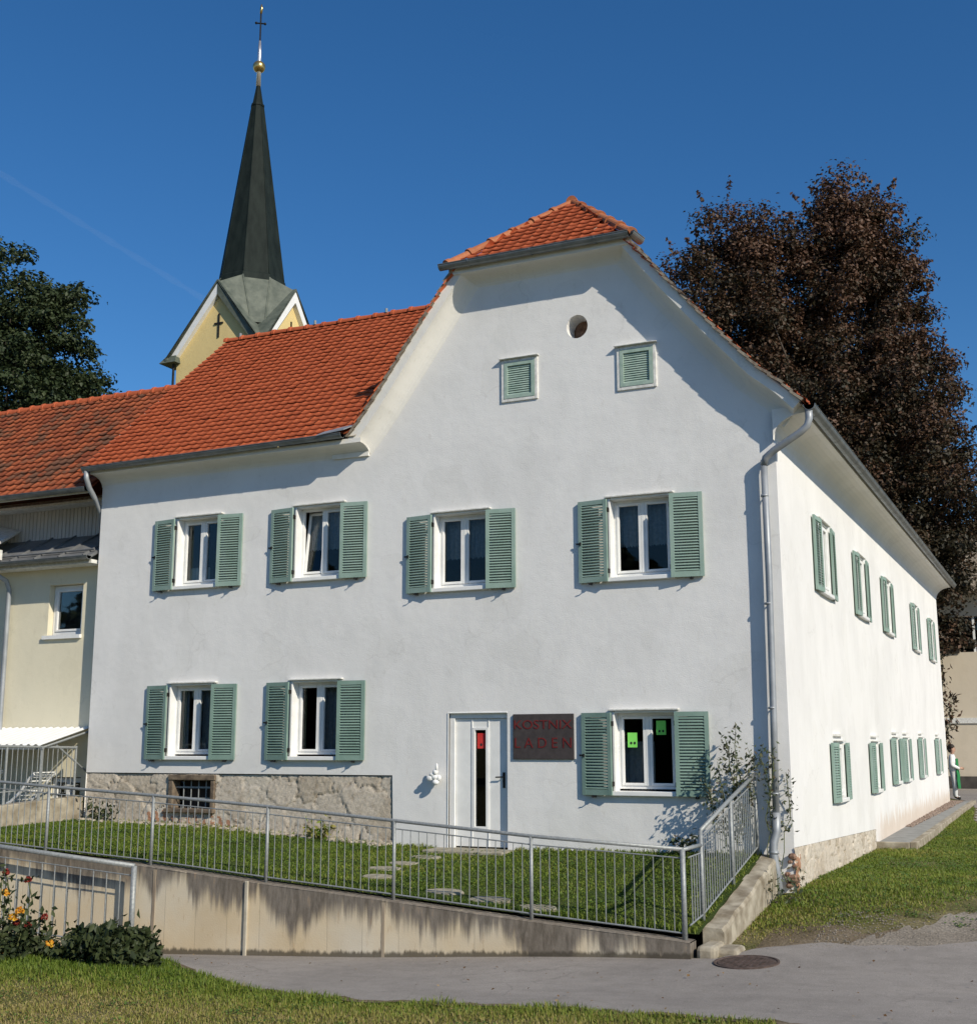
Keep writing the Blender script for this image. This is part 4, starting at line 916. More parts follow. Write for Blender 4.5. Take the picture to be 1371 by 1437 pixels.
# return fence to the house
rf = empty('return_fence', (-.52, -2, -.3), 'galvanised bar fence rising from the road corner to the house beside the downpipe', 'fence')
pp = [(-.55, -3.62, .385), (-.50, -3.04, .40), (-.50, -3.02, .57), (-.50, -1.55, .88), (-.50, -.06, 1.17)]
b = MB(); b.tube([(-.55, -3.66, .39), (-.50, -3.06, .40)], .024, 8); b.tube([(-.50, -3.06, .57), (-.50, -1.55, .88), (-.50, -.03, 1.17)], .028, 8); b.build('top_rail', M['galv'], rf, smooth=True)
pz = lambda y: float(np.interp(y, [-3.7, -3.05, -1.55, -.05], [-.56, -.50, -.22, .06]))
for y, zt in ((-3.06, .57), (-1.55, .88), (-.08, 1.16)): b = MB(); b.tube([(-.50, y, pz(y)-.15), (-.50, y, zt)], .026, 8); b.build('post', M['galv'], rf, smooth=True)
for (y0, y1, h0, h1) in ((-3.62, -3.08, .30, .31), (-3.04, -1.57, .47, .78), (-1.53, -.1, .79, 1.06)):
    b = MB(); n = 5 if y0 < -3.5 else 13
    b.tube([(-.50, y0, h0), (-.50, y1, h1)], .009, 6); b.tube([(-.50, y0, pz(y0)+.1), (-.50, y1, pz(y1)+.1)], .011, 6)
    for k in range(1, n): t = k/n; y = y0+(y1-y0)*t; b.tube([(-.50, y, pz(y)+.1), (-.50, y, h0+(h1-h0)*t)], .0075, 5, False)
    b.build('bar_panel', M['galv'], rf)
pw = MB(); ysn = np.linspace(-3.25, -.02, 24); rows = []
for y in ysn:
    z = pz(y)+random.uniform(-.012, .012); j = random.uniform(-.012, .012); rows.append([(-.46, y, -1.0), (-.46, y, z-.02), (-.44, y, z), (-.24+j, y, z-.01), (-.215+j, y, z-.05), (-.2+j, y, -1.0)])
pw.strip(rows); pw.add(rows[0], [tuple(range(6))]); pw.add(rows[-1], [tuple(range(6))])
o = pw.build('parapet_wall', M['kerb'], None); tag(o, 'sloping rough concrete parapet under the return fence, ending at the house corner', 'wall')
ks = MB()
for a, c in (((-.42, -3.72, -.9), (-.2, -3.2, -.66)), ((-.30, -3.55, -.95), (.02, -3.12, -.70))): ks.box(a, c)
o = ks.build('kerb_stone', M['kerb'], None, bevel=.05); tag(o, 'worn kerb stones at the road corner where the retaining wall ends', 'kerb stone')
# lower railing by the road
lr_ = empty('road_railing', (-9, -4.02, -1.3), 'tall galvanised bar railing standing in front of the retaining wall at left', 'railing')
b = MB(); b.tube([(-14, -4.02, .32), (-10.84, -4.02, .13), (-8.28, -4.02, -.055)], .034, 10); b.build('top_rail', M['galv'], lr_, smooth=True)
for x in (-8.28, -11.2): b = MB(); b.tube([(x, -4.02, float(T(x, -4.0))-.1), (x, -4.02, float(np.interp(x, [-10.84, -8.28], [.13, -.055])))], .04, 10); b.build('post', M['galv'], lr_, smooth=True)
b = MB(); zt = lambda x: float(np.interp(x, [-14, -10.84, -8.28], [.32, .13, -.055]))
b.tube([(-14, -4.02, zt(-14)-.13), (-8.28, -4.02, zt(-8.28)-.13)], .009, 6); b.tube([(-14, -4.02, zt(-14)-1.15), (-8.28, -4.02, -1.13)], .012, 6)
for x in np.arange(-13.8, -8.4, .24): b.tube([(x, -4.02, zt(x)-1.12), (x, -4.02, zt(x)-.13)], .009, 5)
b.build('bar_panel', M['galv'], lr_)
# manhole cover
mh = empty('manhole_cover', (.2, -3.9, -.75), 'round rusty manhole cover set in the road by the kerb stones', 'manhole cover')
zc = float(T(.2, -3.9)); tx = float(T(.5, -3.9)-T(-.1, -3.9))/.6; ty = float(T(.2, -3.6)-T(.2, -4.2))/.6
pl_ = lambda r, a, h: (.2+r*math.cos(a), -3.9+r*math.sin(a), zc+.021+h+tx*r*math.cos(a)+ty*r*math.sin(a))
b = MB(); k = 40
rows = [[pl_(r, 2*PI*i/k, h) for i in range(k)] for r, h in ((.36, -.03), (.36, .008), (.335, .008), (.33, -.001), (.32, -.001), (.315, .006), (.01, .006))]; b.strip(rows, True)
for i in range(-4, 5):
    for j in range(-4, 5):
        if i*i+j*j < 18: a = math.atan2(j, i); r = .065*math.hypot(i, j); c = pl_(r, a, .0); b.box((c[0]-.018, c[1]-.018, c[2]), (c[0]+.018, c[1]+.018, c[2]+.011))
b.build('cover', M['rust'], mh)
# stepping stones
SS = [(-5.33, -.95, .30, .17), (-5.38, -1.55, .27, .16), (-5.43, -2.05, .3, .17), (-5.2, -2.62, .27, .16), (-3.95, -3.05, .3, .15), (-3.25, -3.18, .32, .15), (-2.55, -3.28, .3, .14)]
lab = ['pale stepping stone nearest the white door', 'second stepping stone out from the white door', 'third stepping stone out from the white door, left of the line', 'fourth stepping stone, left end of the path by the fence', 'fifth stepping stone, leftmost of the three along the fence', 'stepping stone in the middle of the three along the fence', 'last stepping stone, rightmost along the fence']
for (x, y, a, c), l in zip(SS, lab):
    z = float(Lz(x, y)); k = 11; q = [(1+random.uniform(-.12, .12)) for _ in range(k)]
    P = lambda s_, h: [(x+a*s_*q[i]*math.cos(2*PI*i/k), y+c*s_*q[i]*math.sin(2*PI*i/k), float(Lz(x, y+c*math.sin(2*PI*i/k)))+h) for i in range(k)]
    b = MB(); b.strip([P(.88, -.06), P(.88, .012), P(.82, .022)], True); b.add(P(.82, .022), [tuple(range(k))])
    o = b.build('stepping_stone', M['slab']); tag(o, l, 'stone', 'stepping stones across the lawn')
# paved strip along the side wall
sp = empty('side_pavement', (.4, 16, -.35), 'narrow concrete strip with raised kerb and pebbles along the long side wall', 'pavement')
zs = lambda y: float(np.interp(y, [8.2, 25.5], [-.32, -.22]))
b = MB(); b.hexa([(-.02, 8.2, -.8), (.62, 8.2, -.8), (.62, 25.9, -.8), (-.02, 25.9, -.8), (-.02, 8.2, zs(8)-.03), (.62, 8.2, zs(8)-.04), (.62, 25.9, zs(26)-.04), (-.02, 25.9, zs(26)-.03)]); b.build('slab', mottled('grey_channel', (.22, .22, .21), (.30, .30, .285), 5, .9, bmp=.4), sp)
b = MB(); b.hexa([(.62, 8.2, -.9), (.76, 8.2, -.9), (.76, 25.9, -.9), (.62, 25.9, -.9), (.62, 8.2, zs(8)), (.76, 8.2, zs(8)), (.76, 25.9, zs(26)), (.62, 25.9, zs(26))]); b.box((-.02, 8.1, -.9), (.62, 8.199, zs(8))); b.build('kerb_edge', M['kerb'], sp, bevel=.015)
b = MB()
for k in range(900):
    y = random.uniform(13, 25.6); x = random.uniform(.02, .16+.02*(y-13)); r = random.uniform(.015, .035); b.ball((x, y, zs(y)-.02), (r, r*1.2, r*.7), 5, 4)
o = b.build('pebbles', mottled('brown_pebbles', (.16, .11, .085), (.34, .27, .22), 20, .9, bmp=0), sp); o['kind'] = 'stuff'

# ------------------------------------------------------------------ church
ch = empty('church_tower', (-33.2, 32, 0), 'yellow church tower with four white-edged gables and tall dark pointed spire', 'church tower')
cx, cy, A = -33.2, 32.0, 2.55; ez, pk = 21.1, 24.35
def rotp(k, x, y, z):   # k quarter turns about the axis
    for _ in range(k): x, y = -y, x
    return (cx+x, cy+y, z)
b = MB(); b.box((cx-A, cy-A, 0), (cx+A, cy+A, ez))
for k in range(4): b.prism([rotp(k, -A, -A, ez), rotp(k, A, -A, ez), rotp(k, 0, -A, pk-.1)], [rotp(k, -A, -A+.3, ez), rotp(k, A, -A+.3, ez), rotp(k, 0, -A+.3, pk-.1)])
b.build('wall', M['yellow'], ch)
b = MB(); ov = .28
for k in range(4):
    for s_ in (-1, 1):
        a0 = (s_*(A+.42), -A-ov, ez-.45); a1 = (0, -A-ov, pk+.12)
        b.hexa([rotp(k, a0[0], -A-ov, a0[2]), rotp(k, a1[0], -A-ov, a1[2]), rotp(k, 0, 0, pk+.12), rotp(k, s_*(A+.42), -(A+.42)+0.0, a0[2]), rotp(k, a0[0], -A-ov, a0[2]+.1), rotp(k, 0, -A-ov, pk+.24), rotp(k, 0, 0, pk+.24), rotp(k, s_*(A+.42), -(A+.42), a0[2]+.1)])
b.build('gable_roof', M['patina'], ch)
b = MB(); b2 = MB()
for k in range(4):
    for s_ in (-1, 1):
        L = [(s_*(A+.35), ez-.42), (0, pk+.05), (0, pk-.52), (s_*(A-.02), ez-.42)]; bb_ = b2 if (k == 0 and s_ == 1) else b; dz = .02 if s_ == 1 else 0
        bb_.prism([rotp(k, x, -A-.24-dz, z) for x, z in L], [rotp(k, x, -A+.01, z) for x, z in L])
b.build('bargeboard', M['white'], ch); b2.build('grey_green_bargeboard', M['patina'], ch)  # one board in grey-green, the others white
b = MB()
for k in range(4):
    for p_, q_ in (((-.04, -A-.05, ez+.5), (.04, -A, ez+1.75)), ((-.26, -A-.06, ez+1.2), (.26, -A-.001, ez+1.28))):
        P1 = rotp(k, *p_); Q1 = rotp(k, *q_); b.box(tuple(map(min, P1, Q1)), tuple(map(max, P1, Q1)))
b.build('wall_cross', M['iron'], ch)
oct_ = lambda r, z, ph=PI/8: [(cx+r*math.cos(ph+2*PI*i/8), cy+r*math.sin(ph+2*PI*i/8), z) for i in range(8)]
b = MB(); rows = [oct_(1.86, 25.0), oct_(1.78, 25.35), oct_(1.72, 25.4), oct_(1.62, 26.2), oct_(.33, 35.4)]; b.strip(rows, True)
for i in range(8): b.tube([rows[2][i], rows[4][i]], [.035, .02], 5)
b.build('spire', M['copper'], ch)
b = MB()
for i in range(4):
    ph = PI/4+i*PI/2; p0 = rows[0][2*i]; p1 = rows[0][(2*i+1) % 8]
    p0, p1 = (oct_(1.80, 25.15)[2*i % 8], oct_(1.80, 25.15)[(2*i+1) % 8])
    # skirt panel that drops into the valley between two gables
    dx, dy = (p0[0]+p1[0])/2-cx, (p0[1]+p1[1])/2-cy
    l = math.hypot(dx, dy); dx, dy = dx/l, dy/l; tx_, ty_ = -dy, dx
    bz = 22.35; bo_ = 2.62
    q = [(cx+dx*bo_+tx_*.34, cy+dy*bo_+ty_*.34, bz), (cx+dx*bo_-tx_*.34, cy+dy*bo_-ty_*.34, bz)]
    if (Vector(q[0])-Vector(p0)).length > (Vector(q[1])-Vector(p0)).length: q = q[::-1]
    w0 = (cx+dx*.4+tx_*.9, cy+dy*.4+ty_*.9, 23.6); w1 = (cx+dx*.4-tx_*.9, cy+dy*.4-ty_*.9, 23.6)
    b.add([p0, p1, q[1], q[0]], [(0, 1, 2, 3)])
    # folded wings from the panel to the gable ridges
    for pp_, qq, sg_ in ((p0, q[0], 1), (p1, q[1], -1)):
        ox, oy = pp_[0]-cx, pp_[1]-cy
        if abs(ox) > abs(oy): g_ = (cx+math.copysign(A+.1, ox), cy, pk+.2)
        else: g_ = (cx, cy+math.copysign(A+.1, oy), pk+.2)
        b.add([pp_, qq, g_], [(0, 1, 2)])
        b.tube([pp_, qq], .05, 5)
b.build('spire_skirt', M['patina'], ch)
b = MB(); rows = [oct_(.37, 35.38), oct_(.36, 35.5), oct_(.30, 35.52), oct_(.10, 36.7)]; b.strip(rows, True); b.build('spire_cap', M['copper'], ch)
b = MB(); b.tube([(cx, cy, 36.6), (cx, cy, 38.6), (cx, cy, 39.3)], [.13, .11, .06], 8); b.build('finial_rod', M['silver'], ch, smooth=True)
b = MB(); b.ball((cx, cy, 37.75), .34, 16, 12); b.build('finial_ball', M['gold'], ch, smooth=True)
b = MB(); b.tube([(cx, cy, 39.2), (cx, cy, 41.0)], .045, 6); b.tube([(cx-.24, cy-.05, 40.42), (cx+.24, cy+.05, 40.3)], .04, 6)
for p_ in ((cx-.26, cy-.05, 40.43), (cx+.26, cy+.05, 40.29)): b.ball(p_, .075, 8, 6)
b.build('finial_cross', M['iron'], ch)
b = MB(); b.tube([(cx, cy, 40.95), (cx+.03, cy, 41.25), (cx+.02, cy, 41.5)], [.06, .085, .03], 8); b.build('finial_tip', M['gold'], ch, smooth=True)
b = MB(); b.tube([(cx-A-.5, cy-A-.35, ez-.4), (cx-A-.5, cy-A+1.2, ez-.4)], .1, 8); b.tube([(cx-A-.1, cy-A-.1, ez-.45), (cx-A-.1, cy-A-.1, 15)], .06, 8); b.build('gutter', M['iron'], ch)
b = MB(); b.prism([(cx-A-.75, cy-A-.45, ez-.55), (cx-A+.25, cy-A-.45, ez-.55), (cx-A+.1, cy-A-.1, ez+.1), (cx-A-.3, cy-A-.1, ez+.1)], [(cx-A-.75, cy-A+.8, ez-.55), (cx-A+.25, cy-A+.8, ez-.55), (cx-A+.1, cy-A+.5, ez+.1), (cx-A-.3, cy-A+.5, ez+.1)]); b.build('eaves_corner', M['patina'], ch)

# ------------------------------------------------------------------ leaves and trees
def leaves(P, size, r, cup=.25, elong=1.5, tintv=None, droop=0., nrm=None):
    n = len(P); d = r.normal(0, 1, (n, 3)); d[:, 2] -= droop; d /= np.linalg.norm(d, axis=1)[:, None]; e = r.normal(0, 1, (n, 3)); e -= d*(d*e).sum(1)[:, None]; e /= np.linalg.norm(e, axis=1)[:, None]
    if nrm is not None:
        nn = nrm+r.normal(0, .38, (n, 3)); nn /= np.linalg.norm(nn, axis=1)[:, None]; d -= nn*(d*nn).sum(1)[:, None]; d /= np.linalg.norm(d, axis=1)[:, None]; e = np.cross(nn, d)
    nn = np.cross(d, e); s = size*r.uniform(.6, 1.35, n)[:, None]
    a = P-d*s*elong*.5; c = P+d*s*elong*.5; l = P+e*s*.5+nn*s*cup; q = P-e*s*.5+nn*s*cup
    V = np.stack([a, l, c, q], 1).reshape(-1, 3); b0 = np.arange(n)*4; F = np.concatenate([np.stack([b0, b0+1, b0+2], 1), np.stack([b0, b0+2, b0+3], 1)])
    t = np.repeat(r.uniform(0, 1, n) if tintv is None else np.clip(tintv, 0, 1), 4); return V, F, t
def tree(name, base, lobes, nleaf, size, mat, label, seed, trunk_r, trunk_h, ncl=450, csz=1.0, hgrad=0., shoots=0.):
    r = np.random.default_rng(seed); e = empty(name, base, label, 'tree'); base = np.array(base, float)
    vol = np.array([l[3]*l[4]*l[5] for l in lobes])**.75; vol /= vol.sum()
    Ps = []; tv = []; tips = []
    Rm = np.mean(lobes[0][3:6])
    for L, f in zip(lobes, vol):
        m = max(6, int(ncl*f)); c = np.array(L[:3]); R = np.array(L[3:6])
        d = r.normal(0, 1, (m, 3)); d /= np.linalg.norm(d, axis=1)[:, None]; rad = r.uniform(.25, 1.0, m)**.5
        tips.append(np.c_[c+d*rad[:, None]*R, d, np.full(m, R.min()*.55)])
    tips = np.vstack(tips); out = tips[:, 3:6]; lrs = tips[:, 6]; tips = tips[:, :3]; wts = r.uniform(.5, 1.5, len(tips)); per = (nleaf*wts/wts.sum()).astype(int); Nn = []
    for t_, o_, k, w_, lr_ in zip(tips, out, per, wts, lrs):
        sc = min(csz, lr_)*(w_**.4)*r.uniform(.75, 1.2); q = r.normal(0, 1, (k, 3)); q /= np.linalg.norm(q, axis=1)[:, None]; rad = r.uniform(0, 1, k)**.42
        br = q*rad[:, None]*sc*np.array([1.15, 1.15, .62]) + o_*sc*.5*r.uniform(-.3, 1, k)[:, None]*np.array([1, 1, .4]); br[:, 2] += -.25*(br[:, 0]**2+br[:, 1]**2)/sc*.5
        spur = r.uniform(0, 1, k) < .06; br[spur] *= r.uniform(1.1, 1.5, spur.sum())[:, None]
        Ps.append(t_+br); Nn.append(q*np.array([.6, .6, .9])+np.array([0, 0, .45])); ct = r.normal(.42, .13)+hgrad*((t_[2]-base[2])/20-.6); tv.append(np.clip(ct+r.normal(0, .16, k), 0, 1))
        if shoots and r.uniform() < shoots:    # slim leafy shoots that break the outline
            m2 = int(r.uniform(35, 80)); dr = o_*np.array([.8, .8, .5])+np.array([0, 0, .8])+r.normal(0, .25, 3); dr /= np.linalg.norm(dr); tt = r.uniform(0, 1, m2); Lh = sc*r.uniform(1.2, 2.0)
            q2 = r.normal(0, 1, (m2, 3)); Ps.append(t_+dr*(tt*Lh)[:, None]+q2*(.17*(1.15-tt))[:, None]); Nn.append(q2*.5+dr*.6); tv.append(np.clip(ct+.12+r.normal(0, .14, m2), 0, 1))
    P = np.vstack(Ps); V, F, t = leaves(P, size, r, tintv=np.concatenate(tv), nrm=np.vstack(Nn)); raw_mesh('crown', V, F, mat, e, tint=t)
    b = MB(); top = base+np.array([0, 0, trunk_h]); b.tube([base-np.array([0, 0, .3]), base+np.array([0, 0, .6]), base+np.array([.1, .05, trunk_h*.5]), top], [trunk_r*1.35, trunk_r, trunk_r*.75, trunk_r*.35], 10)
    for t_ in tips[::max(1, len(tips)//90)]:
        h = r.uniform(.25, .9); s0 = base+np.array([.05, .03, trunk_h*h]); mid = s0*.45+t_*.55+np.array([0, 0, .4])+r.normal(0, .3, 3); rr = trunk_r*.28*(1.1-h*.6)
        b.tube([s0, mid, t_], [rr, rr*.6, rr*.2], 5, False)
    b.build('trunk', M['bark'], e, smooth=True); return e
def lobes_from(c0, spec):   # spec rows: (right, up, depth, radius_h, radius_v) in metres in the tree's own frame
    rr = np.array([.915, .405]); dd = np.array([-.405, .915])
    return [(c0[0]+rr[0]*a+dd[0]*dp, c0[1]+rr[1]*a+dd[1]*dp, c0[2]+u, rh, rh, rv) for a, u, dp, rh, rv in spec]
bb = (-4.8, 38.2, -.3)
tree('copper_beech', bb, lobes_from(bb, [(-1, 12.5, 0, 5.2, 7.5), (.9, 21.6, 0, 3.0, 5.6), (1.0, 26.0, 0, 1.8, 2.2), (.4, 24.2, 0, 2.4, 2.6), (-3.4, 24.0, 0, 1.7, 2.4), (2.5, 24.4, 0, 1.5, 2.0), (-5.0, 22, 0, 2.5, 4.6), (-6.4, 18.5, -.3, 2.2, 5.0), (-2.2, 22.8, 0, 2.1, 3.6), (3.2, 22.6, 0, 1.4, 2.8), (3.7, 17, 0, 1.6, 4.0), (4.2, 12.5, -.5, 1.5, 4.5), (3.9, 8.2, 0, 1.5, 2.4), (4.4, 6.8, -.3, .6, .9), (-3.5, 14, -2, 4.2, 7), (2, 14, -1.5, 3.4, 7), (0, 17, 2.5, 4.2, 7)]), 330000, .12, M['beech'],
     'huge copper beech with dark purple-brown crown rising behind the right end of the house', 21, .5, 20, 1200, .9, .45, .6)
ob = (-34.8, 17.0, -.3)
tree('broadleaf_tree', ob, lobes_from(ob, [(0, 13.6, 0, 4.2, 6.8), (2.2, 18.2, 0, 1.9, 2.4), (.4, 20.0, 0, 1.7, 2.0), (3.6, 14.4, 0, 1.6, 2.8), (4.5, 12.2, 0, 1.1, 2.0), (-3, 15, 0, 3, 4.5), (-6, 13, 0, 3, 5)]), 130000, .125, M['oak'],
     'dark green broadleaf tree beyond the old roof at the left edge', 22, .4, 14, 560, .8, .1, .3)
_r = np.random.default_rng(77); PP = []; NN_ = []  # unseen trees added behind the camera to darken reflections in the house windows
for k in range(150):
    t_ = _r.uniform(0, 1); c_ = np.array([-52+46*t_+_r.normal(0, 2), -40-10*t_+_r.normal(0, 2.5), _r.uniform(1, 9+3*math.sin(k))]); q_ = _r.normal(0, 1, (170, 3)); q_ /= np.linalg.norm(q_, axis=1)[:, None]
    PP.append(c_+q_*_r.uniform(.6, 1, (170, 1))*1.9); NN_.append(q_+np.array([0, 0, .4]))
V, F, t = leaves(np.vstack(PP), .7, _r, nrm=np.vstack(NN_)); o = raw_mesh('added_reflection_trees', V, F, M['oak'], tint=t); tag(o, 'added unseen belt of trees behind the viewpoint, darkening the window reflections', 'added_reflection_trees', kind='stuff')
def plant(name, cat, label, stems, leaf, n, mat, seed, spread, r0=.006, zmin=.15):
    r = np.random.default_rng(seed); base = stems[0][0]; e = empty(name, base, label, cat); b = MB(); P = []
    for s_ in stems:
        b.tube(s_, [r0*1.5]+[r0]*(len(s_)-2)+[r0*.5], 5, False)
        s_ = np.array(s_, float); L = np.r_[0, np.cumsum(np.linalg.norm(np.diff(s_, axis=0), axis=1))]
        t = r.uniform(zmin, 1, n//len(stems))*L[-1]; c = np.stack([np.interp(t, L, s_[:, k]) for k in range(3)], -1); P.append(c+r.normal(0, 1, c.shape)*spread)
    b.build('stem', M['stem'], e); V, F, t = leaves(np.vstack(P), leaf, r, elong=2.2, droop=.4); raw_mesh('foliage', V, F, mat, e, tint=t); return e
def wander(p, q, k=5, amp=.05, seed=0):
    r = np.random.default_rng(seed); return [tuple(np.array(p)*(1-t)+np.array(q)*t+(r.normal(0, amp, 3) if 0 < t < 1 else 0)) for t in np.linspace(0, 1, k)]
plant('tall_shrub', 'shrub', 'tall sparse grey-green shrub growing by the return fence against the white wall',
      [wander((-.72, -.35, .05), (-.68, -.32, 1.88), 7, .03, 1), wander((-.75, -.35, .05), (-.95, -.4, 1.35), 6, .04, 2), wander((-.72, -.35, .3), (-.55, -.25, 1.55), 6, .04, 3), wander((-.8, -.35, .05), (-1.15, -.4, 1.05), 6, .04, 4), wander((-.7, -.4, .05), (-.5, -.45, 1.1), 6, .04, 5), wander((-.74, -.35, .8), (-.86, -.3, 1.7), 5, .03, 6)], .032, 850, M['shrub'], 31, .05)
plant('climbing_plant', 'climber', 'thin climbing plant twining up the downpipe at the house corner',
      [wander((-.34, -.2, -.35), (-.2, -.18, 1.55), 8, .04, 7), wander((-.1, -.12, -.3), (-.05, -.1, 1.2), 8, .04, 8), wander((-.3, -.2, .4), (-.32, -.22, 1.6), 6, .05, 9)], 0.03, 240, M['shrub'], 32, .05, zmin=.4)
plant('copper_shrub', 'shrub', 'sparse reddish-brown shrub rising behind the far end of the white side wall', [wander((-.55, 27.2, -.3), (-.05, 26.9, 4.6), 7, .06, 60), wander((-.6, 27.3, -.3), (.12, 27.0, 3.3), 6, .06, 61), wander((-.5, 27.2, -.3), (-.2, 26.8, 2.4), 6, .06, 62)], .085, 420, M['beech'], 37, .14, .012, .42)
plant('small_weed', 'weed', 'small leafy weed at the wall foot where the fence rails meet', [wander((-1.5, -.2, .02), (-1.35, -.25, .34), 4, .02, 10), wander((-1.5, -.2, .02), (-1.68, -.2, .26), 4, .02, 11)], .05, 60, M['shrub'], 33, .04)
plant('dark_weed', 'weed', 'dry dark weed at the left foot of the stone plinth', [wander((-12.55, -.12, .2), (-12.75, -.15, .62), 4, .03, 12), wander((-12.5, -.12, .2), (-12.3, -.15, .5), 4, .03, 13), wander((-12.5, -.12, .2), (-12.05, -.2, .42), 4, .03, 15)], .05, 120, M['bush'], 34, .07)
plant('leafy_weed', 'weed', 'green fern-like weed at the foot of the stone plinth toward its right end', [wander((-7.75, -.2, .02), (-7.6, -.25, .36), 4, .02, 16), wander((-7.75, -.2, .02), (-7.95, -.22, .3), 4, .02, 17), wander((-7.7, -.2, .02), (-7.45, -.2, .25), 4, .02, 18)], .05, 110, M['grass'], 35, .05)
plant('corner_grass_tuft', 'weed', 'dry grass tuft between the parapet and the foot of the downpipe', [wander((-.18+.05*k, -.6-.12*(k % 4), -.55), (-.25+.09*k, -.7-.12*(k % 4), -.1+.05*(k % 3)), 4, .03, 40+k) for k in range(7)], .035, 90, M['shrub'], 36, .05, .003)
# dahlias and dark bush beside the road
dh = empty('dahlia_plant', (-7.75, -6.35, -.95), 'tall dahlia with orange and dark red blooms at the left edge of the road', 'flower'); r = np.random.default_rng(41); b = MB(); P = []; fl_o = []; fl_r = []
for k in range(26):
    x = -8.2+r.normal(0, .27); y = -6.35+r.normal(0, .25); h = r.uniform(.3, .95)*(1.1 if x < -8.15 else .6); p0 = (x*.6-8.1*.4, y, -1.0); p1 = (x, y, -.95+h); s_ = wander(p0, p1, 5, .025, 50+k); b.tube(s_, .007, 5, False)
    for q in s_[1:]:
        P.append(np.array(q)+r.normal(0, .07, (26 if q[2] < -.55 else 7, 3)))
    (fl_o if k % 3 == 0 else fl_r if k % 3 == 1 else []).append(p1)
b.build('stem', M['stem'], dh); V, F, t = leaves(np.vstack(P), .05, r, elong=1.8); raw_mesh('foliage', V, F, M['bush'], dh, tint=t)
fl_o = fl_o[:3]+[(-8.0, -6.6, -.82), (-7.85, -6.5, -.34), (-7.95, -6.5, -.42)]
def blooms(L, mat, nm, sz):
    for c in L:
        m = 70; d_ = r.normal(0, 1, (m, 3)); d_ /= np.linalg.norm(d_, axis=1)[:, None]; d_ = d_[d_[:, 2] > -.6]; V, F, t = leaves(np.array(c)+d_*sz, sz*.75, r, elong=1.4); raw_mesh(nm, V, F, mat, dh, tint=t)
blooms(fl_o, M['petal'], 'orange_bloom', .04); blooms(fl_r, M['petalred'], 'red_bloom', .035)
bs = empty('dark_bush', (-6.75, -6.1, -.92), 'low dark green bush at the end of the flower bed beside the road', 'bush'); r = np.random.default_rng(42)
cc = np.stack([r.uniform(-7.45, -6.2, 90), -6.1+r.normal(0, .22, 90), np.zeros(90)], -1); cc[:, 2] = -.9+r.uniform(0, .36, 90)*np.clip(1-((cc[:, 0]+6.85)/.75)**2, .25, 1)
P = np.repeat(cc, 62, 0)+r.normal(0, .06, (90*62, 3)); V, F, t = leaves(P, .058, r, elong=1.7, droop=.5); raw_mesh('foliage', V, F, M['bush'], bs, tint=t)
b = MB()
for c in cc[::5]: b.tube([(c[0]*.5-3.4, -6.1, -1.0), tuple(c)], .008, 5, False)
b.build('stem', M['stem'], bs)

# ------------------------------------------------------------------ beige building far right
bg_ = empty('beige_house', (4, 48, -.3), 'beige rendered building with dark shutters seen beyond the far end of the white house', 'house')
b = MB(); wall_with_holes(b, [(-7, -.6), (16, -.6), (16, 8.6), (-7, 8.6)], [rect(-.55, .75, 5.75, 7.4), rect(3.2, 4.5, 5.75, 7.4)], lambda u, d_, z: (u, 43+d_, z), [.2, .2])
b.add([(-7, 43, -.6), (-7, 52, -.6), (-7, 52, 8.6), (-7, 43, 8.6)], [(0, 1, 2, 3)]); b.add([(16, 43, -.6), (16, 52, -.6), (16, 52, 8.6), (16, 43, 8.6)], [(0, 1, 2, 3)]); b.add([(-7, 52, -.6), (16, 52, -.6), (16, 52, 8.6), (-7, 52, 8.6)], [(0, 1, 2, 3)])
b.build('wall', M['beige'], bg_)
b = MB(); b.box((-7.1, 42.94, 2.5), (16, 42.999, 2.75)); b.build('string_course', M['oldwhite'], bg_)
b = MB(); b.box((-7.1, 42.9, -.7), (16, 42.999, .12)); b.build('plinth', mottled('dark_plinth', (.05, .045, .04), (.09, .08, .07), 3, .9), bg_)
b = MB(); b.prism([(-8, 42.2, 8.5), (-8, 47.5, 12.5), (-8, 52.8, 8.5)], [(17, 42.2, 8.5), (17, 47.5, 12.5), (17, 52.8, 8.5)]); b.build('roof', M['lichen'], bg_)
for u in (-.55, 3.2):
    b = MB(); b.box((u, 43.15, 5.75), (u+1.3, 43.19, 7.4)); ww = b.build('window', M['glass'], bg_)
    b = MB(); b.box((u+.6, 43.1, 5.75), (u+.7, 43.14, 7.4)); b.build('mullion', M['white'], ww)
    for q in (u-.62, u+1.33): b = MB(); b.box((q, 42.93, 5.7), (q+.6, 42.97, 7.4)); b.build('shutter', mottled('dark_brown_shutter', (.02, .016, .013), (.035, .028, .022), 6, .6), bg_)

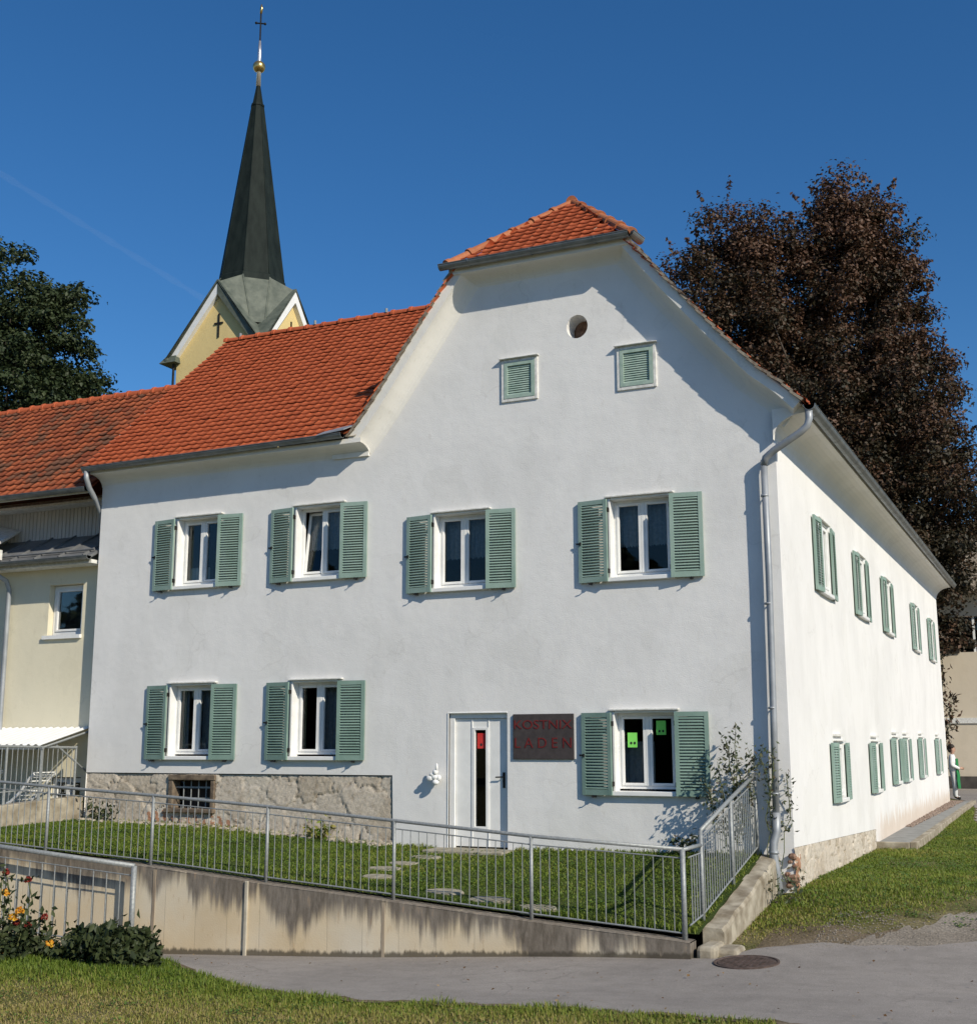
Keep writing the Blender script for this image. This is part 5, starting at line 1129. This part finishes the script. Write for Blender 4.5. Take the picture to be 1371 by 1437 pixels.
# ------------------------------------------------------------------ person at the far corner
def person():
    g0 = float(T(.32, 26.4)); X, Y = .08, 26.5
    e = empty('person', (X, Y, -.24), 'person in white shirt and trousers with green apron standing at the far house corner', 'person')
    skin = mottled('skin', (.45, .27, .19), (.5, .31, .22), 8, .6, bmp=0); Z0 = -.24
    def sk(name, verts, edges, radii, mat, parent, lvl=2, root=0):
        me = bpy.data.meshes.new(name); me.from_pydata([tuple(Vector(v)) for v in verts], edges, []); o = bpy.data.objects.new(name, me); COL.objects.link(o); o.parent = parent
        o.modifiers.new('skin', 'SKIN'); L = me.skin_vertices[0].data if me.skin_vertices else None
        if L is None: me.attributes; bpy.context.view_layer.objects.active = o
        return o
    # body facing +x; local frame f (forward=+x), s (side=+y)
    J = {'pelvis': (0, 0, .95, .15), 'waist': (0, 0, 1.12, .135), 'chest': (-.01, 0, 1.32, .155), 'neck': (.0, 0, 1.48, .06), 'head0': (.02, 0, 1.58, .085), 'head1': (.02, 0, 1.69, .095), 'head2': (.01, 0, 1.76, .07),
         'hipL': (0, .09, .88, .10), 'kneeL': (.02, .1, .49, .068), 'ankL': (-.01, .1, .09, .045), 'toeL': (.15, .11, .04, .04), 'hipR': (0, -.09, .88, .10), 'kneeR': (.04, -.1, .49, .068), 'ankR': (.03, -.1, .09, .045), 'toeR': (.19, -.11, .04, .04),
         'shL': (0, .19, 1.41, .07), 'elL': (-.02, .25, 1.13, .05), 'wrL': (.2, .16, 1.02, .034), 'shR': (0, -.19, 1.41, .07), 'elR': (-.03, -.26, 1.13, .05), 'wrR': (.19, -.17, 1.02, .034), 'palmL': (.26, .12, 1.02, .036), 'palmR': (.25, -.13, 1.02, .036)}
    E = [('pelvis', 'waist'), ('waist', 'chest'), ('chest', 'neck'), ('neck', 'head0'), ('head0', 'head1'), ('head1', 'head2'), ('pelvis', 'hipL'), ('hipL', 'kneeL'), ('kneeL', 'ankL'), ('ankL', 'toeL'), ('pelvis', 'hipR'), ('hipR', 'kneeR'), ('kneeR', 'ankR'), ('ankR', 'toeR'),
         ('chest', 'shL'), ('shL', 'elL'), ('elL', 'wrL'), ('wrL', 'palmL'), ('chest', 'shR'), ('shR', 'elR'), ('elR', 'wrR'), ('wrR', 'palmR')]
    for s_, nm in ((1, 'L'), (-1, 'R')):
        px_, py_ = J['palm'+nm][0], J['palm'+nm][1]
        for k in range(4):
            J['f%s%d' % (nm, k)] = (px_+.075-.012*abs(k-1.5), py_-s_*.035, 1.045-.02*k, .009); J['g%s%d' % (nm, k)] = (px_+.09-.012*abs(k-1.5), py_-s_*.075, 1.035-.02*k, .008); E += [('palm'+nm, 'f%s%d' % (nm, k)), ('f%s%d' % (nm, k), 'g%s%d' % (nm, k))]
        J['t'+nm] = (px_+.02, py_-s_*.04, 1.075, .011); E.append(('palm'+nm, 't'+nm))
    names = list(J); me = bpy.data.meshes.new('body'); me.from_pydata([J[n][:3] for n in names], [(names.index(a), names.index(c)) for a, c in E], [])
    o = bpy.data.objects.new('body', me); COL.objects.link(o)
    bm = bmesh.new(); bm.from_mesh(me); lay = bm.verts.layers.skin.verify(); bm.verts.ensure_lookup_table()
    for v, n in zip(bm.verts, names): rr = J[n][3]; v[lay].radius = (rr, rr*(1.0 if n not in ('chest', 'waist', 'pelvis') else .85)); v[lay].use_root = n == 'pelvis'
    bm.to_mesh(me); bm.free()
    o.modifiers.new('skin', 'SKIN'); sb = o.modifiers.new('sub', 'SUBSURF'); sb.levels = 1; sb.render_levels = 1
    bpy.context.view_layer.update(); me2 = bpy.data.meshes.new_from_object(o.evaluated_get(bpy.context.evaluated_depsgraph_get())); bpy.data.objects.remove(o)
    wht = mottled('white_cloth', (.68, .68, .67), (.78, .78, .77), 9, .9, bmp=.2, bscale=14); wt2 = mottled('pale_trousers', (.60, .60, .58), (.68, .68, .66), 9, .9, bmp=.2, bscale=14)
    o = bpy.data.objects.new('body', me2); COL.objects.link(o); o.parent = e; me2.materials.clear(); me2.materials.append(skin)
    # nose and brow, small pulls on the head surface toward +x
    for v in me2.vertices:
        if v.co.z > 1.52 and v.co.x > .06 and abs(v.co.y) < .025 and 1.60 < v.co.z < 1.67: v.co.x += .022
    me2.polygons.foreach_set('use_smooth', [True]*len(me2.polygons))
    def garment(name, cond, mat, off):
        bm = bmesh.new(); bm.from_mesh(me2); bm.normal_update()
        for v in bm.verts: v.co += v.normal*off
        bmesh.ops.delete(bm, geom=[f for f in bm.faces if not cond(f.calc_center_median())], context='FACES'); m_ = bpy.data.meshes.new(name); bm.to_mesh(m_); bm.free(); m_.materials.clear(); m_.materials.append(mat)
        g_ = bpy.data.objects.new(name, m_); COL.objects.link(g_); g_.parent = e; s2 = g_.modifiers.new('thick', 'SOLIDIFY'); s2.thickness = .008
    garment('shirt', lambda c: .93 < c.z < 1.47 and not (c.x > .10 and c.z < 1.1 and abs(c.y) < .2), wht, .022)
    garment('trousers', lambda c: .10 < c.z < .98 and not (c.x > .12 and c.z > .9), wt2, .02)
    garment('shoe', lambda c: c.z < .085, M['ink'], .012)
    hm = MB(); hr = mottled('dark_hair', (.02, .014, .01), (.035, .025, .018), 30, .6, bmp=.3)
    hm.ball((-.015, 0, 1.715), (.112, .098, .105), 14, 10); hm.ball((-.07, 0, 1.62), (.06, .085, .09), 10, 8)
    h_ = hm.build('hair', hr, None, smooth=True); h_.parent = e
    fm = MB()
    for s_ in (-1, 1): fm.ball((.108, s_*.034, 1.655), (.01, .014, .008), 8, 6)
    f_ = fm.build('eye', M['ink'], None, smooth=True); f_.parent = e
    fm = MB(); fm.ball((.105, 0, 1.585), (.012, .026, .008), 8, 6); f_ = fm.build('mouth', mottled('lips', (.4, .15, .12), (.45, .18, .14), 8, .6, bmp=0), None, smooth=True); f_.parent = e
    fm = MB()
    for s_ in (-1, 1): fm.ball((.015, s_*.1, 1.64), (.022, .012, .032), 8, 6)
    f_ = fm.build('ear', skin, None, smooth=True); f_.parent = e
    ap = MB(); rows = []
    for z, wv in ((1.34, .10), (1.15, .15), (1.0, .19), (.8, .21), (.6, .22), (.36, .23)): rows.append([(.17+(.03 if z < 1 else 0)-.12*(q/6-.5)**2*4*.5+.012*math.sin(q*2+z*7), wv*(q/3-1), z) for q in range(7)])
    ap.strip(rows); ap.strip([[(p[0]-.01, p[1], p[2]) for p in rw_] for rw_ in rows]); a_ = ap.build('apron', mottled('green_cloth', (.02, .16, .05), (.03, .22, .075), 8, .9, bmp=0), None, smooth=True); a_.parent = e
    return e
person()

# ------------------------------------------------------------------ grass
def blades(name, P, h, r, mat, wid=.006, lean=.45, tint=None):
    n = len(P); a = r.uniform(0, 2*PI, n); d = np.stack([np.cos(a), np.sin(a), 0*a], -1); s = np.stack([-np.sin(a), np.cos(a), 0*a], -1); hh = h*r.uniform(.5, 1.4, n); ln = r.uniform(.05, 1, n)*lean
    up = np.array([0, 0, 1.]); w_ = wid*r.uniform(.7, 1.4, n)[:, None]
    m = P+up*(hh*.6)[:, None]+d*(hh*ln*.35)[:, None]; tp = P+up*(hh*(1-.25*ln))[:, None]+d*(hh*ln)[:, None]
    V = np.stack([P-s*w_, P+s*w_, m-s*w_*.8, m+s*w_*.8, tp], 1).reshape(-1, 3); b0 = np.arange(n)*5
    F = np.concatenate([np.stack([b0, b0+1, b0+3], 1), np.stack([b0, b0+3, b0+2], 1), np.stack([b0+2, b0+3, b0+4], 1)])
    o = raw_mesh(name, V, F, mat, tint=np.repeat(np.clip(tint, 0, 1), 5)); return o
def vnoise(x, y, s, seed):
    r = np.random.default_rng(seed); o = np.zeros_like(x)
    for k in range(7): a = r.uniform(0, 2*PI); f = s*r.uniform(.6, 1.7); o += np.sin((x*np.cos(a)+y*np.sin(a))*f+r.uniform(0, 6.28))
    return o/4.
r = np.random.default_rng(5)
n = 90000; x = r.uniform(-13.0, -.46, n); y = r.uniform(-3.55, -.02, n); z = Lz(x, y); nv_ = vnoise(x, y, 1.6, 1)
edge = np.exp(-(-y)/.12)
hgt = .03*(1+.3*nv_)+.07*np.exp(-((y+3.55)/.1)**2)+.05*edge
inst = np.zeros(n, bool)
for (sx, sy, a, c) in SS: inst |= ((x-sx)/(a*.95))**2+((y-sy)/(c*.95))**2 < 1
inst |= (x > -5.6) & (x < -4.25) & (y > -.56)
k = ~inst; P = np.stack([x, y, z-.005], -1)[k]
o = blades('lawn_grass', P, hgt[k], r, M['grass'], .006, .9, tint=(.30+.15*nv_+.1*vnoise(x, y, 5, 8)+r.normal(0, .16, n)+.25*edge)[k]); tag(o, 'mown green grass of the raised lawn between the house and the wall fence', 'grass', kind='stuff')
# right-hand verge
n = 110000; x = r.uniform(-.2, 3.4, n); y = -3.2+(r.uniform(0, 1, n)**1.4)*29; nv_ = vnoise(x, y, 1.5, 2)
front = np.interp(x, [-.3, .05, .6, 1.2, 2.0, 2.6, 4], [-3.2, -3.1, -2.7, -2.4, -1.1, .1, 1.6]); bare = np.clip((y-front)/2.0, 0, 1)
keep = (y > front+.05*nv_) & (r.uniform(0, 1, n) < .06+.94*np.clip(1.5*bare+.40*nv_-.30, 0, 1)) & ~((x < .78) & (y > 8.1)) & ~((x < -.0) & (y > -.1)) & ~((y > 13) & (x > np.interp(y, [13, 16, 17.5, 20, 23, 25.5], [2.3, 1.45, 1.25, 1.12, .95, .6])-.06)) & ~((x < -.2+.01))
P = np.stack([x, y, T(x, y)-.005], -1)[keep]; hh = (.042*(1+.4*nv_)*(.5+.5*bare))[keep]; edge = np.clip(1-(y-13)/6, 0, 1)
o = blades('verge_grass', P, hh, r, M['grass'], .007, 1.0, tint=(.38+.17*nv_+.12*vnoise(x, y, 4, 9)+.42*(1-bare)+r.normal(0, .15, n))[keep]); tag(o, 'patchy grass on the slope beside the long side wall at right', 'grass', kind='stuff')
# foreground bank
n = 170000; x = r.uniform(-9.2, 1.2, n); y = r.uniform(-11.5, -5.1, n); nv_ = vnoise(x, y, 1.3, 3); nw = vnoise(x, y, 4.0, 4)
nr = np.interp(x, [-22, -10, -7.5, -6.5, -5.6, -4.7, -3.0, -.55, .6, 2.4, 9], [-5.2, -5.2, -5.3, -5.45, -5.95, -6.45, -6.75, -6.85, -6.95, -7.1, -7.6])
keep = (y < nr+.06*nw); e_ = np.clip((nr-y)/.5, 0, 1)
P = np.stack([x, y, T(x, y)-.005], -1)[keep]; dry = np.clip((-y-6.6)/1.3, 0, 1)*np.clip((x+9)/3, .4, 1)
o = blades('bank_grass', P, (.052*(1+.35*nw)*(1.35-.7*dry))[keep], r, M['grass'], .0045, 1.0, tint=(.30+.15*nv_+.50*dry+r.normal(0, .16, n))[keep]); tag(o, 'long partly dry grass on the bank in the foreground below the road', 'grass', kind='stuff')
def ground_leaves(name, n, xr, yr, zf, size, mat, lab, keepf=None, seed=1, clump=0):
    r = np.random.default_rng(seed); x = r.uniform(*xr, n); y = r.uniform(*yr, n)
    if clump: c = r.integers(0, n//clump, n); cx_ = r.uniform(*xr, n//clump+1); cy_ = r.uniform(*yr, n//clump+1); x = cx_[c]+r.normal(0, .13, n); y = cy_[c]+r.normal(0, .09, n)
    k = np.ones(n, bool) if keepf is None else keepf(x, y); k &= (x > xr[0]) & (x < xr[1]) & (y > yr[0]) & (y < yr[1]); P = np.stack([x, y, zf(x, y)+r.uniform(.012, .045, n)], -1)[k]
    V, F, t = leaves(P, size, r, elong=1.1, cup=.15, nrm=np.tile([0, 0, 1.4], (len(P), 1))); o = raw_mesh(name, V, F, mat, tint=t); tag(o, lab, 'ground cover', kind='stuff')
ground_leaves('clover', 7000, (-12.9, -.5), (-3.5, -.1), Lz, .028, M['clover'], 'clover and broad-leaved weeds in the raised lawn', None, 11, 45)
ground_leaves('verge_weeds', 6500, (0, 2.9), (-2.2, 14), T, .032, M['clover'], 'broad-leaved weeds in the grass of the right verge', lambda x, y: ~((x < .8) & (y > 8)), 12, 40)
ground_leaves('bank_weeds', 5000, (-9, .8), (-10.5, -5.4), T, .024, M['clover'], 'low weeds in the foreground bank', lambda x, y: y < np.interp(x, [-10, -7.5, -6.5, -5.6, -4.7, -3.0, -.55, .6], [-5.2, -5.3, -5.45, -5.95, -6.45, -6.75, -6.85, -6.95]), 13, 40)
ground_leaves('fallen_leaves', 260, (-9, 2.6), (-10.5, -2.2), lambda x, y: np.where((y > -3.6) & (x < -.4), Lz(x, y), T(x, y)+.01), .03, M['drygleaf'], 'dry brown leaves scattered on the grass and road', lambda x, y: (y < -3.9) | (x > .2), 14)
# stone crumbs and bare foot of the walls
r = np.random.default_rng(6); b = MB()
for k in range(330):
    x = r.uniform(-12.9, -6.45); y = -abs(r.normal(0, .12))-.02; q = r.uniform(.015, .06); b.ball((x, y, float(Lz(x, y))+.01), (q*1.3, q, q*.7), 6, 4)
o = b.build('stone_rubble', mottled('rubble_bits', (.24, .20, .15), (.48, .43, .35), 12, .9, bmp=.4), None); tag(o, 'loose stone crumbs lying along the foot of the stone plinth', 'rubble', kind='stuff')
b = MB()
for k in range(900):
    x = .7+abs(r.normal(0, 1.2)); y = -2.95+r.uniform(0, 1.7)**1.3+max(x-1.6, 0)*.6; q = r.uniform(.004, .013); b.ball((x, y, float(T(x, y))+.012), (q*1.3, q, q*.7), 5, 3)
o = b.build('loose_gravel', mottled('grit', (.16, .14, .115), (.32, .28, .23), 30, .9, bmp=0), None); tag(o, 'loose grey gravel scattered where the verge meets the road', 'gravel', kind='stuff')

# ------------------------------------------------------------------ contrail high in the sky
a = Vector((-4277, 3245, 2653)); c = Vector((-3480, 4421, 2042))
b = MB(); b.tube([a*(1-t)+c*t for t in np.linspace(0, 1, 30)], [13+4*math.sin(i*2.1) for i in range(30)], 10)
m = bpy.data.materials.new('contrail_vapour'); m.use_nodes = True; nt = m.node_tree; bs_ = nt.nodes['Principled BSDF']; bs_.inputs['Base Color'].default_value = (.9, .9, .9, 1); bs_.inputs['Alpha'].default_value = .010; bs_.inputs['Roughness'].default_value = 1
o = b.build('contrail', m, None, smooth=True); tag(o, 'faint straight vapour trail crossing the blue sky at upper left', 'contrail')
o.visible_shadow = True
